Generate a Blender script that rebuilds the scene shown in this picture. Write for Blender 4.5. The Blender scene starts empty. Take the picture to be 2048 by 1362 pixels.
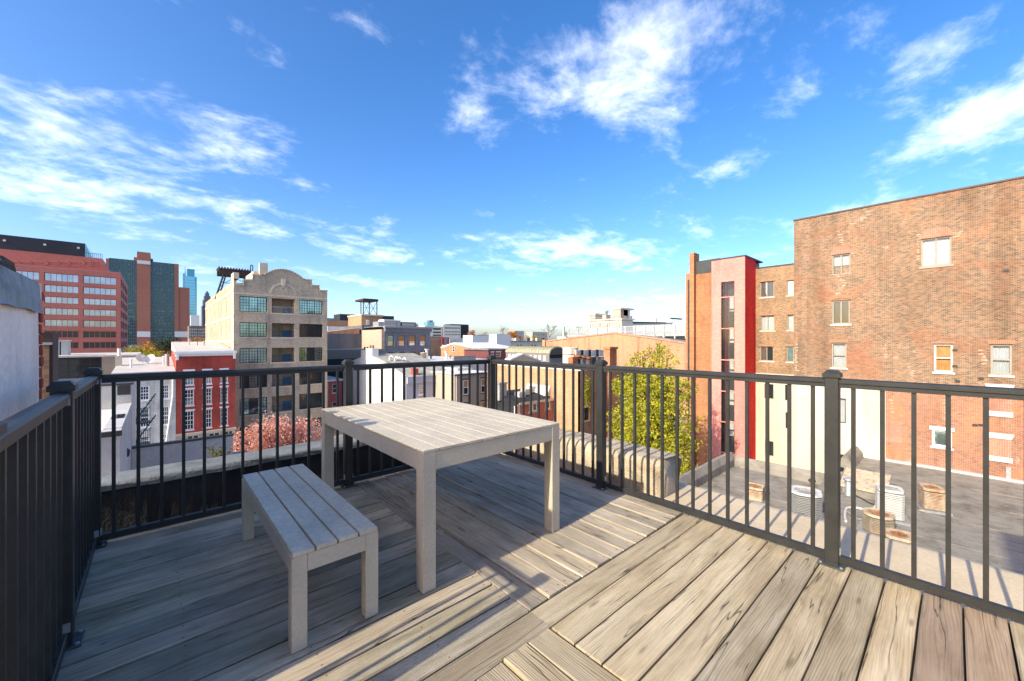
import bpy, bmesh, math, random
from mathutils import Vector, Matrix
random.seed(7)
S = bpy.context.scene
COL = S.collection
R = math.radians

# ------------------------------------------------------------------ camera, sky, sun, exposure
FPX, CAMH = 793.0, 1.30                      # focal length in photo pixels, eye height above the deck
YAW = math.atan2(886, 793)                   # camera heading: world X lies this far to its right
cam_d = bpy.data.cameras.new('camera'); cam = bpy.data.objects.new('camera', cam_d); COL.objects.link(cam)
cam_d.sensor_width = 36.0; cam_d.lens = 36.0*FPX/2048; cam_d.clip_start = 0.05; cam_d.clip_end = 9000
cam.location = (0, 0, CAMH); cam.rotation_euler = (R(90), 0, YAW - R(90))
S.camera = cam
S.render.resolution_x, S.render.resolution_y = 1024, 681

SUN_EL, SUN_AZ = 30.8, 2.5                   # light travels along +X, turned SUN_AZ towards +Y
sd = bpy.data.lights.new('sun', 'SUN'); sun = bpy.data.objects.new('sun', sd); COL.objects.link(sun)
sd.energy = 2.8; sd.angle = R(0.55); sd.color = (1.0, 0.94, 0.74)
trav = Vector((math.cos(R(SUN_AZ))*math.cos(R(SUN_EL)), math.sin(R(SUN_AZ))*math.cos(R(SUN_EL)), -math.sin(R(SUN_EL))))
sun.rotation_euler = trav.to_track_quat('-Z', 'Y').to_euler()
sun.location = (-30, 0, 30)

W = bpy.data.worlds.new('World'); S.world = W; W.use_nodes = True
def build_sky():
    nt = W.node_tree; N = nt.nodes; L = nt.links
    N.clear()
    out = N.new('ShaderNodeOutputWorld'); bg = N.new('ShaderNodeBackground')
    sky = N.new('ShaderNodeTexSky'); sky.sky_type = 'NISHITA'; sky.sun_disc = False
    sky.sun_elevation = R(SUN_EL); sky.sun_rotation = math.atan2(-trav.x, -trav.y)
    sky.air_density = 1.0; sky.dust_density = 5.0; sky.ozone_density = 1.6; sky.altitude = 1200
    bg.inputs['Strength'].default_value = 0.15
    def math_(op, a, b=None, c=None, clamp=False):
        n = N.new('ShaderNodeMath'); n.operation = op; n.use_clamp = clamp
        for i, v in enumerate((a, b, c)):
            if v is None: continue
            if isinstance(v, (int, float)): n.inputs[i].default_value = v
            else: L.new(v, n.inputs[i])
        return n.outputs[0]
    tc = N.new('ShaderNodeTexCoord'); sep = N.new('ShaderNodeSeparateXYZ'); L.new(tc.outputs['Generated'], sep.inputs[0])
    x, y, z = sep.outputs
    az = math_('ARCTAN2', x, y)               # 0 along +Y, grows towards +X
    hyp = math_('SQRT', math_('ADD', math_('MULTIPLY', x, x), math_('MULTIPLY', y, y)))
    el = math_('ARCTAN2', z, hyp)
    # cloud layer seen in perspective
    zz = math_('ADD', math_('MAXIMUM', z, 0.0), 0.16)
    comb = N.new('ShaderNodeCombineXYZ'); L.new(math_('DIVIDE', x, zz), comb.inputs[0]); L.new(math_('DIVIDE', y, zz), comb.inputs[1])
    def noise(scale, det, rough, dist=0.0, off=(0, 0, 0), sc=(1, 1, 1)):
        mp = N.new('ShaderNodeMapping'); mp.inputs['Location'].default_value = off; mp.inputs['Scale'].default_value = sc
        mp.inputs['Rotation'].default_value = (0, 0, R(35))
        L.new(comb.outputs[0], mp.inputs[0])
        n = N.new('ShaderNodeTexNoise'); n.inputs['Scale'].default_value = scale; n.inputs['Detail'].default_value = det
        n.inputs['Roughness'].default_value = rough; n.inputs['Distortion'].default_value = dist
        L.new(mp.outputs[0], n.inputs['Vector']); return n.outputs['Fac']
    n1 = noise(2.0, 8, 0.64, 0.35, (3.1, 1.7, 0), (1.0, 1.5, 1))
    n2 = noise(7.5, 5, 0.62, 0.2, (8.2, 4.4, 0))
    nn = math_('ADD', math_('MULTIPLY', n1, 0.68), math_('MULTIPLY', n2, 0.32))
    # larger cloud fields (azimuth, elevation, half widths, weight), directions in the world
    def dirpx(px, py):
        l = (px-1024)/FPX; u = (681-py)/FPX
        X = math.sin(YAW)*l+math.cos(YAW); Y = -math.cos(YAW)*l+math.sin(YAW)
        return math.atan2(X, Y), math.atan2(u, math.hypot(X, Y))
    blobs = [(1270, 100, .31, .10, 1.25, -.14), (1120, 185, .15, .06, 1.0, 0), (1150, 500, .30, .065, .75, 0), (700, 480, .16, .05, .72, .10), (230, 310, .26, .06, .75, .25),
             (140, 390, .22, .055, .75, .2), (430, 35, .20, .05, .6, .1), (1960, 235, .16, .055, .9, -.35), (1840, 130, .15, .05, .55, -.2),
             (1480, 330, .15, .045, .6, -.1), (1330, 600, .22, .035, .5, 0), (1730, 420, .16, .035, .7, -.3), (530, 320, .15, .05, .65, .2), (1590, 215, .14, .05, .45, -.3), (760, 40, .12, .045, .5, 0),
             (450, 430, .20, .035, .75, .1), (640, 560, .3, .03, .4, 0)]
    acc = None
    ac = math.pi/2-YAW+0.0                     # the cloud fields repeat three times round the horizon
    ac = dirpx(1024, 681)[0]
    azw = math_('WRAP', az, ac+R(60), ac-R(60))
    for px, py, wa, we, wt, sl in blobs:
        a0, e0 = dirpx(px, py)
        # q = (da/wa)^2 + ((el-e0+sl*da)/we)^2 with da = azw-a0
        u = math_('MULTIPLY_ADD', azw, 1/wa, -a0/wa); v = math_('MULTIPLY_ADD', u, wa*sl/we, math_('MULTIPLY_ADD', el, 1/we, -e0/we))
        q = math_('MULTIPLY_ADD', u, u, math_('MULTIPLY', v, v))
        g = math_('MULTIPLY', math_('EXPONENT', math_('MULTIPLY', q, -0.9)), wt)
        acc = g if acc is None else math_('MAXIMUM', acc, g)
    d = math_('ADD', nn, math_('MULTIPLY', acc, 0.235))
    mr = N.new('ShaderNodeMapRange'); mr.interpolation_type = 'SMOOTHSTEP'; L.new(d, mr.inputs[0])
    mr.inputs[1].default_value = 0.565; mr.inputs[2].default_value = 0.88; mr.inputs[3].default_value = 0; mr.inputs[4].default_value = 0.52
    dens = mr.outputs[0]
    # deeper blue sky
    hs = N.new('ShaderNodeHueSaturation'); hs.inputs['Saturation'].default_value = 1.35; hs.inputs['Value'].default_value = 1.0; hs.inputs['Hue'].default_value = 0.503
    L.new(sky.outputs[0], hs.inputs['Color'])
    tint = N.new('ShaderNodeMixRGB'); tint.blend_type = 'MULTIPLY'; tint.inputs[0].default_value = 1; tint.inputs[2].default_value = (.95, .93, .98, 1); L.new(hs.outputs[0], tint.inputs[1])
    mix = N.new('ShaderNodeMixRGB'); L.new(dens, mix.inputs[0]); L.new(tint.outputs[0], mix.inputs[1])
    mix.inputs[2].default_value = (8.6, 8.6, 8.6, 1)
    L.new(mix.outputs[0], bg.inputs[0]); L.new(bg.outputs[0], out.inputs[0])
build_sky()
W.cycles.sampling_method = 'MANUAL'; W.cycles.sample_map_resolution = 512
S.view_settings.view_transform = 'Standard'; S.view_settings.look = 'None'
S.view_settings.exposure = 1.13; S.view_settings.gamma = 1.0; S.view_settings.use_curve_mapping = False

# ------------------------------------------------------------------ photo pixel -> place on a chosen plane of the street grid
SA, CA = math.sin(YAW), math.cos(YAW)
def ray(px, py): l = (px-1024)/FPX; return SA*l+CA, -CA*l+SA, (681-py)/FPX
def FZ(px, py, z): d = ray(px, py); t = (z-CAMH)/d[2]; return d[0]*t, d[1]*t
def FX(px, py, X): d = ray(px, py); t = X/d[0]; return d[1]*t, CAMH+d[2]*t
def FY(px, py, Y): d = ray(px, py); t = Y/d[1]; return d[0]*t, CAMH+d[2]*t
def xat(px, Y): return FY(px, 681, Y)[0]
def yat(px, X): return FX(px, 681, X)[0]
def zX(px, py, X): return FX(px, py, X)[1]
def zY(px, py, Y): return FY(px, py, Y)[1]
GZ = -14.0                                    # street level

# ------------------------------------------------------------------ mesh helpers
class MB:
    def __init__(s): s.v = []; s.f = []
    def box(s, x0, x1, y0, y1, z0, z1):
        if x0 > x1: x0, x1 = x1, x0
        if y0 > y1: y0, y1 = y1, y0
        if z0 > z1: z0, z1 = z1, z0
        b = len(s.v)
        s.v += [(x0,y0,z0),(x1,y0,z0),(x1,y1,z0),(x0,y1,z0),(x0,y0,z1),(x1,y0,z1),(x1,y1,z1),(x0,y1,z1)]
        s.f += [tuple(b+i for i in q) for q in ((3,2,1,0),(4,5,6,7),(0,1,5,4),(1,2,6,5),(2,3,7,6),(3,0,4,7))]
        return s
    def poly(s, *pts):
        b = len(s.v); s.v += [tuple(p) for p in pts]; s.f.append(tuple(range(b, b+len(pts)))); return s
    def prism(s, pts, vec):
        """closed polygon pts extruded by vec"""
        b = len(s.v); n = len(pts); vec = Vector(vec)
        s.v += [tuple(p) for p in pts] + [tuple(Vector(p)+vec) for p in pts]
        s.f.append(tuple(b+i for i in range(n-1, -1, -1))); s.f.append(tuple(b+n+i for i in range(n)))
        for i in range(n):
            j = (i+1) % n; s.f.append((b+i, b+j, b+n+j, b+n+i))
        return s
    def tube(s, p, q, r, n=8, r2=None, cap=True):
        p = Vector(p); q = Vector(q); r2 = r if r2 is None else r2
        d = (q-p); d = d.normalized() if d.length > 1e-9 else Vector((0,0,1))
        a = d.orthogonal().normalized(); c = d.cross(a); b = len(s.v)
        for pp, rr in ((p, r), (q, r2)):
            for i in range(n):
                t = 2*math.pi*i/n; s.v.append(tuple(pp+a*rr*math.cos(t)+c*rr*math.sin(t)))
        for i in range(n):
            j = (i+1) % n; s.f.append((b+i, b+j, b+n+j, b+n+i))
        if cap: s.f.append(tuple(b+i for i in range(n-1, -1, -1))); s.f.append(tuple(b+n+i for i in range(n)))
        return s
    def path(s, pts, r, n=6):
        for p, q in zip(pts, pts[1:]): s.tube(p, q, r, n)
        return s
    def lathe(s, c, prof, n=16):
        b = len(s.v); m = len(prof)
        for r, z in prof:
            for i in range(n): t = 2*math.pi*i/n; s.v.append((c[0]+r*math.cos(t), c[1]+r*math.sin(t), c[2]+z))
        for k in range(m-1):
            for i in range(n): j = (i+1) % n; s.f.append((b+k*n+i, b+k*n+j, b+(k+1)*n+j, b+(k+1)*n+i))
        s.f.append(tuple(b+i for i in range(n-1, -1, -1))); s.f.append(tuple(b+(m-1)*n+i for i in range(n)))
        return s
    def mesh(s, off=(0,0,0), smooth=False):
        me = bpy.data.meshes.new('m'); o = Vector(off)
        me.from_pydata([tuple(Vector(v)-o) for v in s.v], [], s.f)
        bm = bmesh.new(); bm.from_mesh(me); bmesh.ops.recalc_face_normals(bm, faces=bm.faces); bm.to_mesh(me); bm.free()
        if smooth:
            for p in me.polygons: p.use_smooth = True
        me.update(); return me
    def build(s, name, mat, parent=None, smooth=False, kind=None):
        me = s.mesh(BASE.get(parent.name, (0,0,0)) if parent else (0,0,0), smooth)
        return put(name, me, mat, parent, kind)
BASE = {}                                      # world position of each thing's base, by object name
def put(name, me, mat, parent=None, kind=None, loc=None):
    if mat is not None and not me.materials: me.materials.append(mat)
    o = bpy.data.objects.new(name, me); COL.objects.link(o)
    if parent is not None:
        o.parent = parent
        b = BASE.get(parent.name, (0,0,0)); BASE[o.name] = b
        if loc is not None: o.location = Vector(loc)-Vector(b)
    elif loc is not None: o.location = loc
    if kind: o['kind'] = kind
    return o
def thing(name, label, cat, base=(0,0,0), group=None):
    o = bpy.data.objects.new(name, None); COL.objects.link(o); o.location = base; o.empty_display_size = .3
    BASE[o.name] = tuple(base); tag(o, label, cat, group); return o
def tag(o, label, cat, group=None):
    o['label'] = label; o['category'] = cat
    if group: o['group'] = group
    return o
def bevel(me, w, seg=1, ang=30):
    bm = bmesh.new(); bm.from_mesh(me)
    es = [e for e in bm.edges if len(e.link_faces) == 2 and e.calc_face_angle(0) > R(ang)]
    bmesh.ops.bevel(bm, geom=es, offset=w, segments=seg, affect='EDGES', profile=.6)
    bm.to_mesh(me); bm.free(); return me

# ------------------------------------------------------------------ materials
def nodes(name):
    m = bpy.data.materials.new(name); m.use_nodes = True; nt = m.node_tree
    return m, nt, nt.nodes['Principled BSDF']
def nz(nt, vec, scale, det=4, rough=.55, dist=0):
    n = nt.nodes.new('ShaderNodeTexNoise'); n.inputs['Scale'].default_value = scale; n.inputs['Detail'].default_value = det
    n.inputs['Roughness'].default_value = rough; n.inputs['Distortion'].default_value = dist
    nt.links.new(vec, n.inputs['Vector']); return n.outputs['Fac']
def pos(nt): return nt.nodes.new('ShaderNodeNewGeometry').outputs['Position']
def ramp(nt, fac, stops):
    r = nt.nodes.new('ShaderNodeValToRGB'); e = r.color_ramp.elements
    while len(e) < len(stops): e.new(0.5)
    for i, (p, c) in enumerate(stops): e[i].position = p; e[i].color = tuple(c[:3])+(1,)
    nt.links.new(fac, r.inputs[0]); return r.outputs[0]
def mixc(nt, fac, a, b, mode='MIX'):
    n = nt.nodes.new('ShaderNodeMixRGB'); n.blend_type = mode
    for i, v in ((0, fac), (1, a), (2, b)):
        if isinstance(v, (int, float)): n.inputs[i].default_value = v
        elif isinstance(v, tuple): n.inputs[i].default_value = v[:3]+(1,)
        else: nt.links.new(v, n.inputs[i])
    return n.outputs[0]
def mth(nt, op, a, b=0.0, clamp=False):
    n = nt.nodes.new('ShaderNodeMath'); n.operation = op; n.use_clamp = clamp
    for i, v in enumerate((a, b)):
        if isinstance(v, (int, float)): n.inputs[i].default_value = v
        else: nt.links.new(v, n.inputs[i])
    return n.outputs[0]
def vscale(nt, vec, sc, off=None):
    mp = nt.nodes.new('ShaderNodeMapping'); mp.inputs['Scale'].default_value = sc
    nt.links.new(vec, mp.inputs[0])
    if off is not None: nt.links.new(off, mp.inputs['Location'])
    return mp.outputs[0]
def bump(nt, bs, h, strength=.3, dist=.01):
    b = nt.nodes.new('ShaderNodeBump'); b.inputs['Strength'].default_value = strength; b.inputs['Distance'].default_value = dist
    nt.links.new(h, b.inputs['Height']); nt.links.new(b.outputs[0], bs.inputs['Normal'])
def M(name, col, rough=.8, var=.18, scale=1.5, bmp=0.0, spec=.3, metal=0.0, col2=None, streak=False, fine=0.08, det=6):
    m, nt, bs = nodes(name)
    p = pos(nt)
    f = nz(nt, vscale(nt, p, (1, 1, .22)) if streak else p, scale, det, .6, .3)
    lo = tuple(max(0, c*(1-var)) for c in col); hi = tuple(min(1, c*(1+var)) for c in col)
    c = ramp(nt, f, [(.3, col2 or lo), (.5, col), (.72, hi)])
    if fine:
        g = nz(nt, p, scale*14, 3)
        c = mixc(nt, 1.0, c, ramp(nt, g, [(.3, (1-fine,)*3), (.7, (1+fine,)*3)]), 'MULTIPLY')
    nt.links.new(c, bs.inputs['Base Color'])
    bs.inputs['Roughness'].default_value = rough; bs.inputs['Metallic'].default_value = metal; bs.inputs['Specular IOR Level'].default_value = spec
    if bmp: bump(nt, bs, nz(nt, p, scale*10, 5), bmp, .02)
    return m
def brick(name, c1, c2, mortar, bw=.215, bh=.072, ms=.011, patch=None, bias=0.0, amt=.5, pscale=.35, white=0.0, mort_rough=True):
    m, nt, bs = nodes(name); p = pos(nt)
    sp = nt.nodes.new('ShaderNodeSeparateXYZ'); nt.links.new(p, sp.inputs[0])
    u = mth(nt, 'ADD', sp.outputs[0], sp.outputs[1]); cb = nt.nodes.new('ShaderNodeCombineXYZ')
    nt.links.new(u, cb.inputs[0]); nt.links.new(sp.outputs[2], cb.inputs[1])
    vv = mth(nt, 'DIVIDE', sp.outputs[2], bh); row = mth(nt, 'FLOOR', vv)
    uu = mth(nt, 'ADD', mth(nt, 'DIVIDE', u, bw), mth(nt, 'MULTIPLY', mth(nt, 'MODULO', row, 2.0), .5))
    col_ = mth(nt, 'FLOOR', uu); idv = nt.nodes.new('ShaderNodeCombineXYZ'); nt.links.new(col_, idv.inputs[0]); nt.links.new(row, idv.inputs[1])
    wn = nt.nodes.new('ShaderNodeTexWhiteNoise'); wn.noise_dimensions = '2D'; nt.links.new(idv.outputs[0], wn.inputs['Vector'])
    joint = mth(nt, 'MAXIMUM', mth(nt, 'LESS_THAN', mth(nt, 'FRACT', uu), ms/bw), mth(nt, 'LESS_THAN', mth(nt, 'FRACT', vv), ms*1.15/bh))
    mid = tuple((x+y)/2 for x, y in zip(c1, c2)); hi_ = tuple(min(1, x*1.22) for x in c1)
    c = ramp(nt, wn.outputs['Value'], [(0, c2), (.33, mid), (.72, c1), (1, hi_)])
    c = mixc(nt, joint, c, mortar)
    f = nz(nt, p, pscale, 5, .6, .4)
    c = mixc(nt, 1.0, c, ramp(nt, f, [(.3, (.8,.78,.76)), (.5, (1,1,1)), (.7, (1.18,1.1,1.0))]), 'MULTIPLY')
    if patch:
        fp = nz(nt, p, pscale*1.7, 6, .65, .6)
        c = mixc(nt, mth(nt, 'MULTIPLY', ramp(nt, fp, [(.5, (0,0,0)), (.66, (1,1,1))]), amt), c, patch)
    stn = nz(nt, vscale(nt, p, (.9, .9, .07)), 1.0, 4, .6, .2)
    c = mixc(nt, .55, c, ramp(nt, stn, [(.36, (.62,.58,.55)), (.5, (1,1,1)), (.68, (1.08,1.06,1.02))]), 'MULTIPLY')
    if white:
        fw = nz(nt, p, pscale*2.3+.4, 7, .7, .8)
        c = mixc(nt, mth(nt, 'MULTIPLY', ramp(nt, fw, [(.62, (0,0,0)), (.74, (1,1,1))]), white), c, (.62,.56,.48))
    nt.links.new(c, bs.inputs['Base Color']); bs.inputs['Roughness'].default_value = .9; bs.inputs['Specular IOR Level'].default_value = .15
    bump(nt, bs, joint, -.5, .012)
    return m
def glass(name, col, metal=.0, rough=.06, spec=.8, var=.0, wav=.04):
    m, nt, bs = nodes(name); bs.inputs['Base Color'].default_value = col+(1,); bs.inputs['Metallic'].default_value = metal
    bs.inputs['Roughness'].default_value = rough; bs.inputs['Specular IOR Level'].default_value = spec
    p = pos(nt)
    if var:
        f = nz(nt, p, .55, 3); nt.links.new(mixc(nt, 1.0, col, ramp(nt, f, [(.35, (1-var,)*3), (.65, (1+var,)*3)]), 'MULTIPLY'), bs.inputs['Base Color'])
    if wav: bump(nt, bs, nz(nt, p, .9, 2), wav, .05)
    return m
def clear_glass():
    m, nt, bs = nodes('clear_glass'); nt.nodes.remove(bs)
    tr = nt.nodes.new('ShaderNodeBsdfTransparent'); gl = nt.nodes.new('ShaderNodeBsdfGlossy'); gl.inputs['Roughness'].default_value = .03
    tr.inputs[0].default_value = (.92,.95,.95,1); fr = nt.nodes.new('ShaderNodeFresnel'); fr.inputs[0].default_value = 1.5
    mx = nt.nodes.new('ShaderNodeMixShader'); nt.links.new(fr.outputs[0], mx.inputs[0]); nt.links.new(tr.outputs[0], mx.inputs[1]); nt.links.new(gl.outputs[0], mx.inputs[2])
    nt.links.new(mx.outputs[0], nt.nodes['Material Output'].inputs[0]); return m
def wood(name, base, dark, light, moss=0.0, red=0.0, grey=.5):
    """weathered plank: grain runs along the plank's own x axis, every plank gets its own piece of timber"""
    m, nt, bs = nodes(name); tc = nt.nodes.new('ShaderNodeTexCoord').outputs['Object']; oi = nt.nodes.new('ShaderNodeObjectInfo').outputs['Random']
    cb = nt.nodes.new('ShaderNodeCombineXYZ'); 
    for i, k in enumerate((37.0, 11.0, 23.0)): nt.links.new(mth(nt, 'MULTIPLY', oi, k), cb.inputs[i])
    v = nt.nodes.new('ShaderNodeVectorMath'); v.operation = 'ADD'; nt.links.new(tc, v.inputs[0]); nt.links.new(cb.outputs[0], v.inputs[1]); v = v.outputs[0]
    warp = nz(nt, vscale(nt, v, (1.1, 6, 6)), 1.0, 2)
    wv = nt.nodes.new('ShaderNodeVectorMath'); wv.operation = 'ADD'; nt.links.new(v, wv.inputs[0])
    wc = nt.nodes.new('ShaderNodeCombineXYZ'); nt.links.new(mth(nt, 'MULTIPLY', warp, .075), wc.inputs[1]); nt.links.new(wc.outputs[0], wv.inputs[1]); wv = wv.outputs[0]
    rings = nt.nodes.new('ShaderNodeTexWave'); rings.wave_type = 'BANDS'; rings.bands_direction = 'Y'; rings.inputs['Scale'].default_value = 30; rings.inputs['Distortion'].default_value = 2.2
    rings.inputs['Detail'].default_value = 3; rings.inputs['Detail Scale'].default_value = 1.5
    nt.links.new(vscale(nt, wv, (.10, 1, .4)), rings.inputs['Vector'])
    fib = nz(nt, vscale(nt, wv, (3.2, 170, 60)), 1.0, 4, .65)
    bl = nz(nt, vscale(nt, v, (1.6, 6, 6)), 1.0, 5, .6, .5)
    c = ramp(nt, bl, [(.28, dark), (.5, base), (.72, light)])
    stk = nz(nt, vscale(nt, wv, (2.4, 30, 20)), 1.0, 7, .72)
    c = mixc(nt, .78, c, ramp(nt, stk, [(.30, (.55,.52,.49)), (.45, (.94,.93,.91)), (.58, (1.04,1.03,1.02)), (.72, (1.22,1.21,1.20))]), 'MULTIPLY')
    rg = mth(nt, 'MULTIPLY', ramp(nt, nz(nt, vscale(nt, v, (1.2, 5, 5)), 1.0, 2), [(.4, (0,0,0)), (.62, (1,1,1))]), .55)
    c = mixc(nt, rg, c, ramp(nt, rings.outputs['Fac'], [(.0, (.62,.58,.53)), (.4, (1,1,1)), (1, (1.08,1.07,1.06))]), 'MULTIPLY')
    c = mixc(nt, .8, c, ramp(nt, fib, [(.3, (.72,.70,.68)), (.55, (1,1,1)), (.8, (1.18,1.17,1.16))]), 'MULTIPLY')
    # drying cracks
    ck = nz(nt, vscale(nt, wv, (.75, 17, 9)), 1.0, 3, .5)
    ck = mth(nt, 'ABSOLUTE', mth(nt, 'SUBTRACT', ck, .5)); gate = nz(nt, vscale(nt, v, (2.2, 8, 8)), 1.0, 2)
    crack = mth(nt, 'MULTIPLY', ramp(nt, ck, [(.0, (1,1,1)), (.012, (0,0,0))]), ramp(nt, gate, [(.46, (0,0,0)), (.56, (1,1,1))]))
    c = mixc(nt, mth(nt, 'MULTIPLY', crack, .85), c, (.035,.027,.02))
    # knots
    vo = nt.nodes.new('ShaderNodeTexVoronoi'); vo.inputs['Scale'].default_value = 1.0; nt.links.new(vscale(nt, v, (2.3, 9.5, 3)), vo.inputs['Vector'])
    kn = ramp(nt, vo.outputs['Distance'], [(.0, (1,1,1)), (.06, (.7,.7,.7)), (.12, (0,0,0))])
    c = mixc(nt, mth(nt, 'MULTIPLY', kn, .72), c, tuple(x*.40 for x in dark))
    # stains, algae
    st = nz(nt, pos(nt), 2.3, 6, .65, .6)
    c = mixc(nt, mth(nt, 'MULTIPLY', ramp(nt, st, [(.47, (0,0,0)), (.66, (1,1,1))]), grey), c, tuple(x*.62 for x in dark))
    if moss:
        ms = nz(nt, pos(nt), 1.4, 5, .6, .4)
        c = mixc(nt, mth(nt, 'MULTIPLY', ramp(nt, ms, [(.46, (0,0,0)), (.64, (1,1,1))]), moss), c, (.115,.125,.05))
    tone = ramp(nt, oi, [(.0, (.70,.70,.70)), (.3, (1.0,.98,.93)), (.6, (1.14,1.08,.98)), (.8, (.84,.84,.82)), (1, (1.18,1.10,.98))])
    c = mixc(nt, 1.0, c, tone, 'MULTIPLY')
    nt.links.new(c, bs.inputs['Base Color']); bs.inputs['Roughness'].default_value = .82; bs.inputs['Specular IOR Level'].default_value = .25
    h = mth(nt, 'ADD', mth(nt, 'ADD', mth(nt, 'MULTIPLY', fib, .5), mth(nt, 'MULTIPLY', rings.outputs['Fac'], .4)), mth(nt, 'MULTIPLY', crack, -1.6))
    bump(nt, bs, h, .55, .004)
    return m
def leafmat(name, stops, scale=2.2, trans=.35):
    m, nt, bs = nodes(name); p = pos(nt)
    f = mth(nt, 'ADD', mth(nt, 'MULTIPLY', nz(nt, p, scale, 3, .6), .55), mth(nt, 'MULTIPLY', nz(nt, p, scale*9, 2), .45))
    c = ramp(nt, f, stops); nt.links.new(c, bs.inputs['Base Color']); bs.inputs['Roughness'].default_value = .55; bs.inputs['Specular IOR Level'].default_value = .25
    t = nt.nodes.new('ShaderNodeBsdfTranslucent'); nt.links.new(c, t.inputs[0]); mx = nt.nodes.new('ShaderNodeMixShader'); mx.inputs[0].default_value = trans
    nt.links.new(bs.outputs[0], mx.inputs[1]); nt.links.new(t.outputs[0], mx.inputs[2]); nt.links.new(mx.outputs[0], nt.nodes['Material Output'].inputs[0])
    return m

# shared materials
m_asph = M('asphalt', (.055,.055,.058), .9, .25, .6)
m_conc = M('concrete', (.36,.34,.31), .9, .15, .8)
m_black = M('black_powder_coat', (.030,.029,.027), .45, .25, 9, .05, .38, 0)
m_plate = M('base_plate_metal', (.07,.075,.075), .38, .3, 14, .1, .6, .3)
m_taupe = M('taupe_frame', (.55,.47,.36), .55, .07, 5, .03, .35)
m_slat = M('taupe_slat', (.58,.485,.355), .62, .14, 3.5, .08, .35, fine=.12)
m_membrane = M('cream_membrane', (.64,.49,.32), .8, .10, 3, .05, .3)
m_tar = M('black_tar', (.022,.021,.021), .8, .45, 4, .5, .35)
m_cope = M('weathered_coping', (.17,.175,.17), .8, .3, 5, .4, .3)
m_stucco_par = M('tan_stucco', (.52,.41,.285), .9, .22, 5, .6, .2, col2=(.27,.20,.14))
m_white_stucco = M('white_stucco', (.84,.75,.67), .9, .16, 2.5, .3, .2, col2=(.55,.48,.43), streak=True)
m_white = M('white_paint', (.68,.655,.62), .7, .08, 1.2, .05, .3)
m_white_trim = M('white_trim', (.80,.79,.77), .6, .05, 3)
m_grey_zinc = M('grey_flashing', (.20,.23,.25), .6, .35, 7, .3, .5, .3, col2=(.10,.115,.125))
m_rubble = M('rubble_masonry', (.17,.13,.10), .95, .5, 14, .9, .2)
m_redbrick1 = M('bare_red_brick', (.36,.075,.045), .9, .3, 25, .4, .2)
m_mortar = M('pale_mortar', (.55,.5,.46), .95, .15, 20, .4, .15)
m_rust = M('rust', (.30,.115,.05), .9, .5, 4, .3, .25, col2=(.12,.05,.03))
m_galv = M('galvanised_metal', (.42,.43,.43), .5, .15, 6, .05, .5, .6)
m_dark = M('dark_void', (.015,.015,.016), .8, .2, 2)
m_greyroof = M('grey_roll_roofing', (.26,.23,.19), .95, .18, 1.1, .3, .2, col2=(.15,.13,.105))
m_rooflight = M('pale_flat_roof', (.50,.46,.42), .9, .14, .5, .1)
m_roofwhite = M('white_roof_coating', (.62,.58,.54), .85, .10, .5, .1)
m_roofgrey = M('grey_roof', (.22,.215,.21), .9, .2, .5, .1)
m_roofblack = M('black_roof', (.025,.026,.03), .9, .3, .7, .2)
g_dark = glass('dark_glass', (.022,.028,.030), 0, .05, .9)
g_teal = glass('teal_glass', (.34,.47,.46), .85, .06, .5, .25)
g_sky = glass('mirror_glass', (.42,.44,.50), .9, .05, .5, .12)
g_blue = glass('blue_tower_glass', (.24,.50,.62), .75, .12, .5, .15)
g_tower = glass('tower_glass', (.06,.10,.11), .35, .08, .6, .3)
g_clear = clear_glass()
m_curtain = M('white_curtain', (.44,.44,.45), .9, .06, 4)
m_orange_curtain = M('orange_curtain', (.50,.26,.10), .9, .2, 4)
w_new = wood('pale_planks', (.52,.42,.285), (.37,.285,.185), (.64,.54,.40), 0, 0, .16)
w_old = wood('grey_planks', (.50,.42,.325), (.36,.30,.225), (.62,.53,.43), .0, 0, .35)
w_moss = wood('mossy_planks', (.46,.39,.295), (.31,.26,.19), (.60,.52,.42), .40, 0, .4)
w_red = wood('reddish_planks', (.47,.335,.23), (.35,.23,.15), (.56,.42,.31), 0, 0, .1)

# ------------------------------------------------------------------ setting: ground and street
g = MB().poly((-4000,-4000,GZ),(4000,-4000,GZ),(4000,6000,GZ),(-4000,6000,GZ)).build('ground', M('city_ground', (.22,.195,.17), .95, .2, .05)); g['kind'] = 'structure'
g = MB().box(-60, 60, 38, 47, GZ-.2, GZ+.004).build('road', M('street_asphalt', (.075,.073,.072), .9, .2, .5)); g['kind'] = 'structure'
g = MB().box(-60, 60, 47, 49.5, GZ-.2, GZ+.14).build('pavement', m_conc); g['kind'] = 'structure'
for i in range(9):
    o = MB().box(-12+i*4.2, -10+i*4.2, 42.4, 42.55, GZ+.006, GZ+.010).build('road_marking', m_white); o['kind'] = 'structure'

# ------------------------------------------------------------------ the building that carries the deck
own = thing('home_building', 'roof and parapets of the building under the deck', 'building', (1.5, 0, GZ))
MB().box(-.52, 3.0, -4, 4.05, GZ, -.16).build('body', M('own_brick_body', (.25,.12,.08), .9), own)
MB().box(-.52, 3.06, -4, 4.10, -.16, -.13).build('roof', m_tar, own)
# cream ledge beyond the right-hand railing
lb = MB(); zt = -.12
lb.prism([(3.02, -4, zt), (3.88, -4, zt), (3.95, -4, zt-.015), (3.97, -4, zt-.05), (3.97, -4, -.9), (3.02, -4, -.9)], (0, 5.86, 0))
lb.build('ledge', m_membrane, own)
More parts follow.
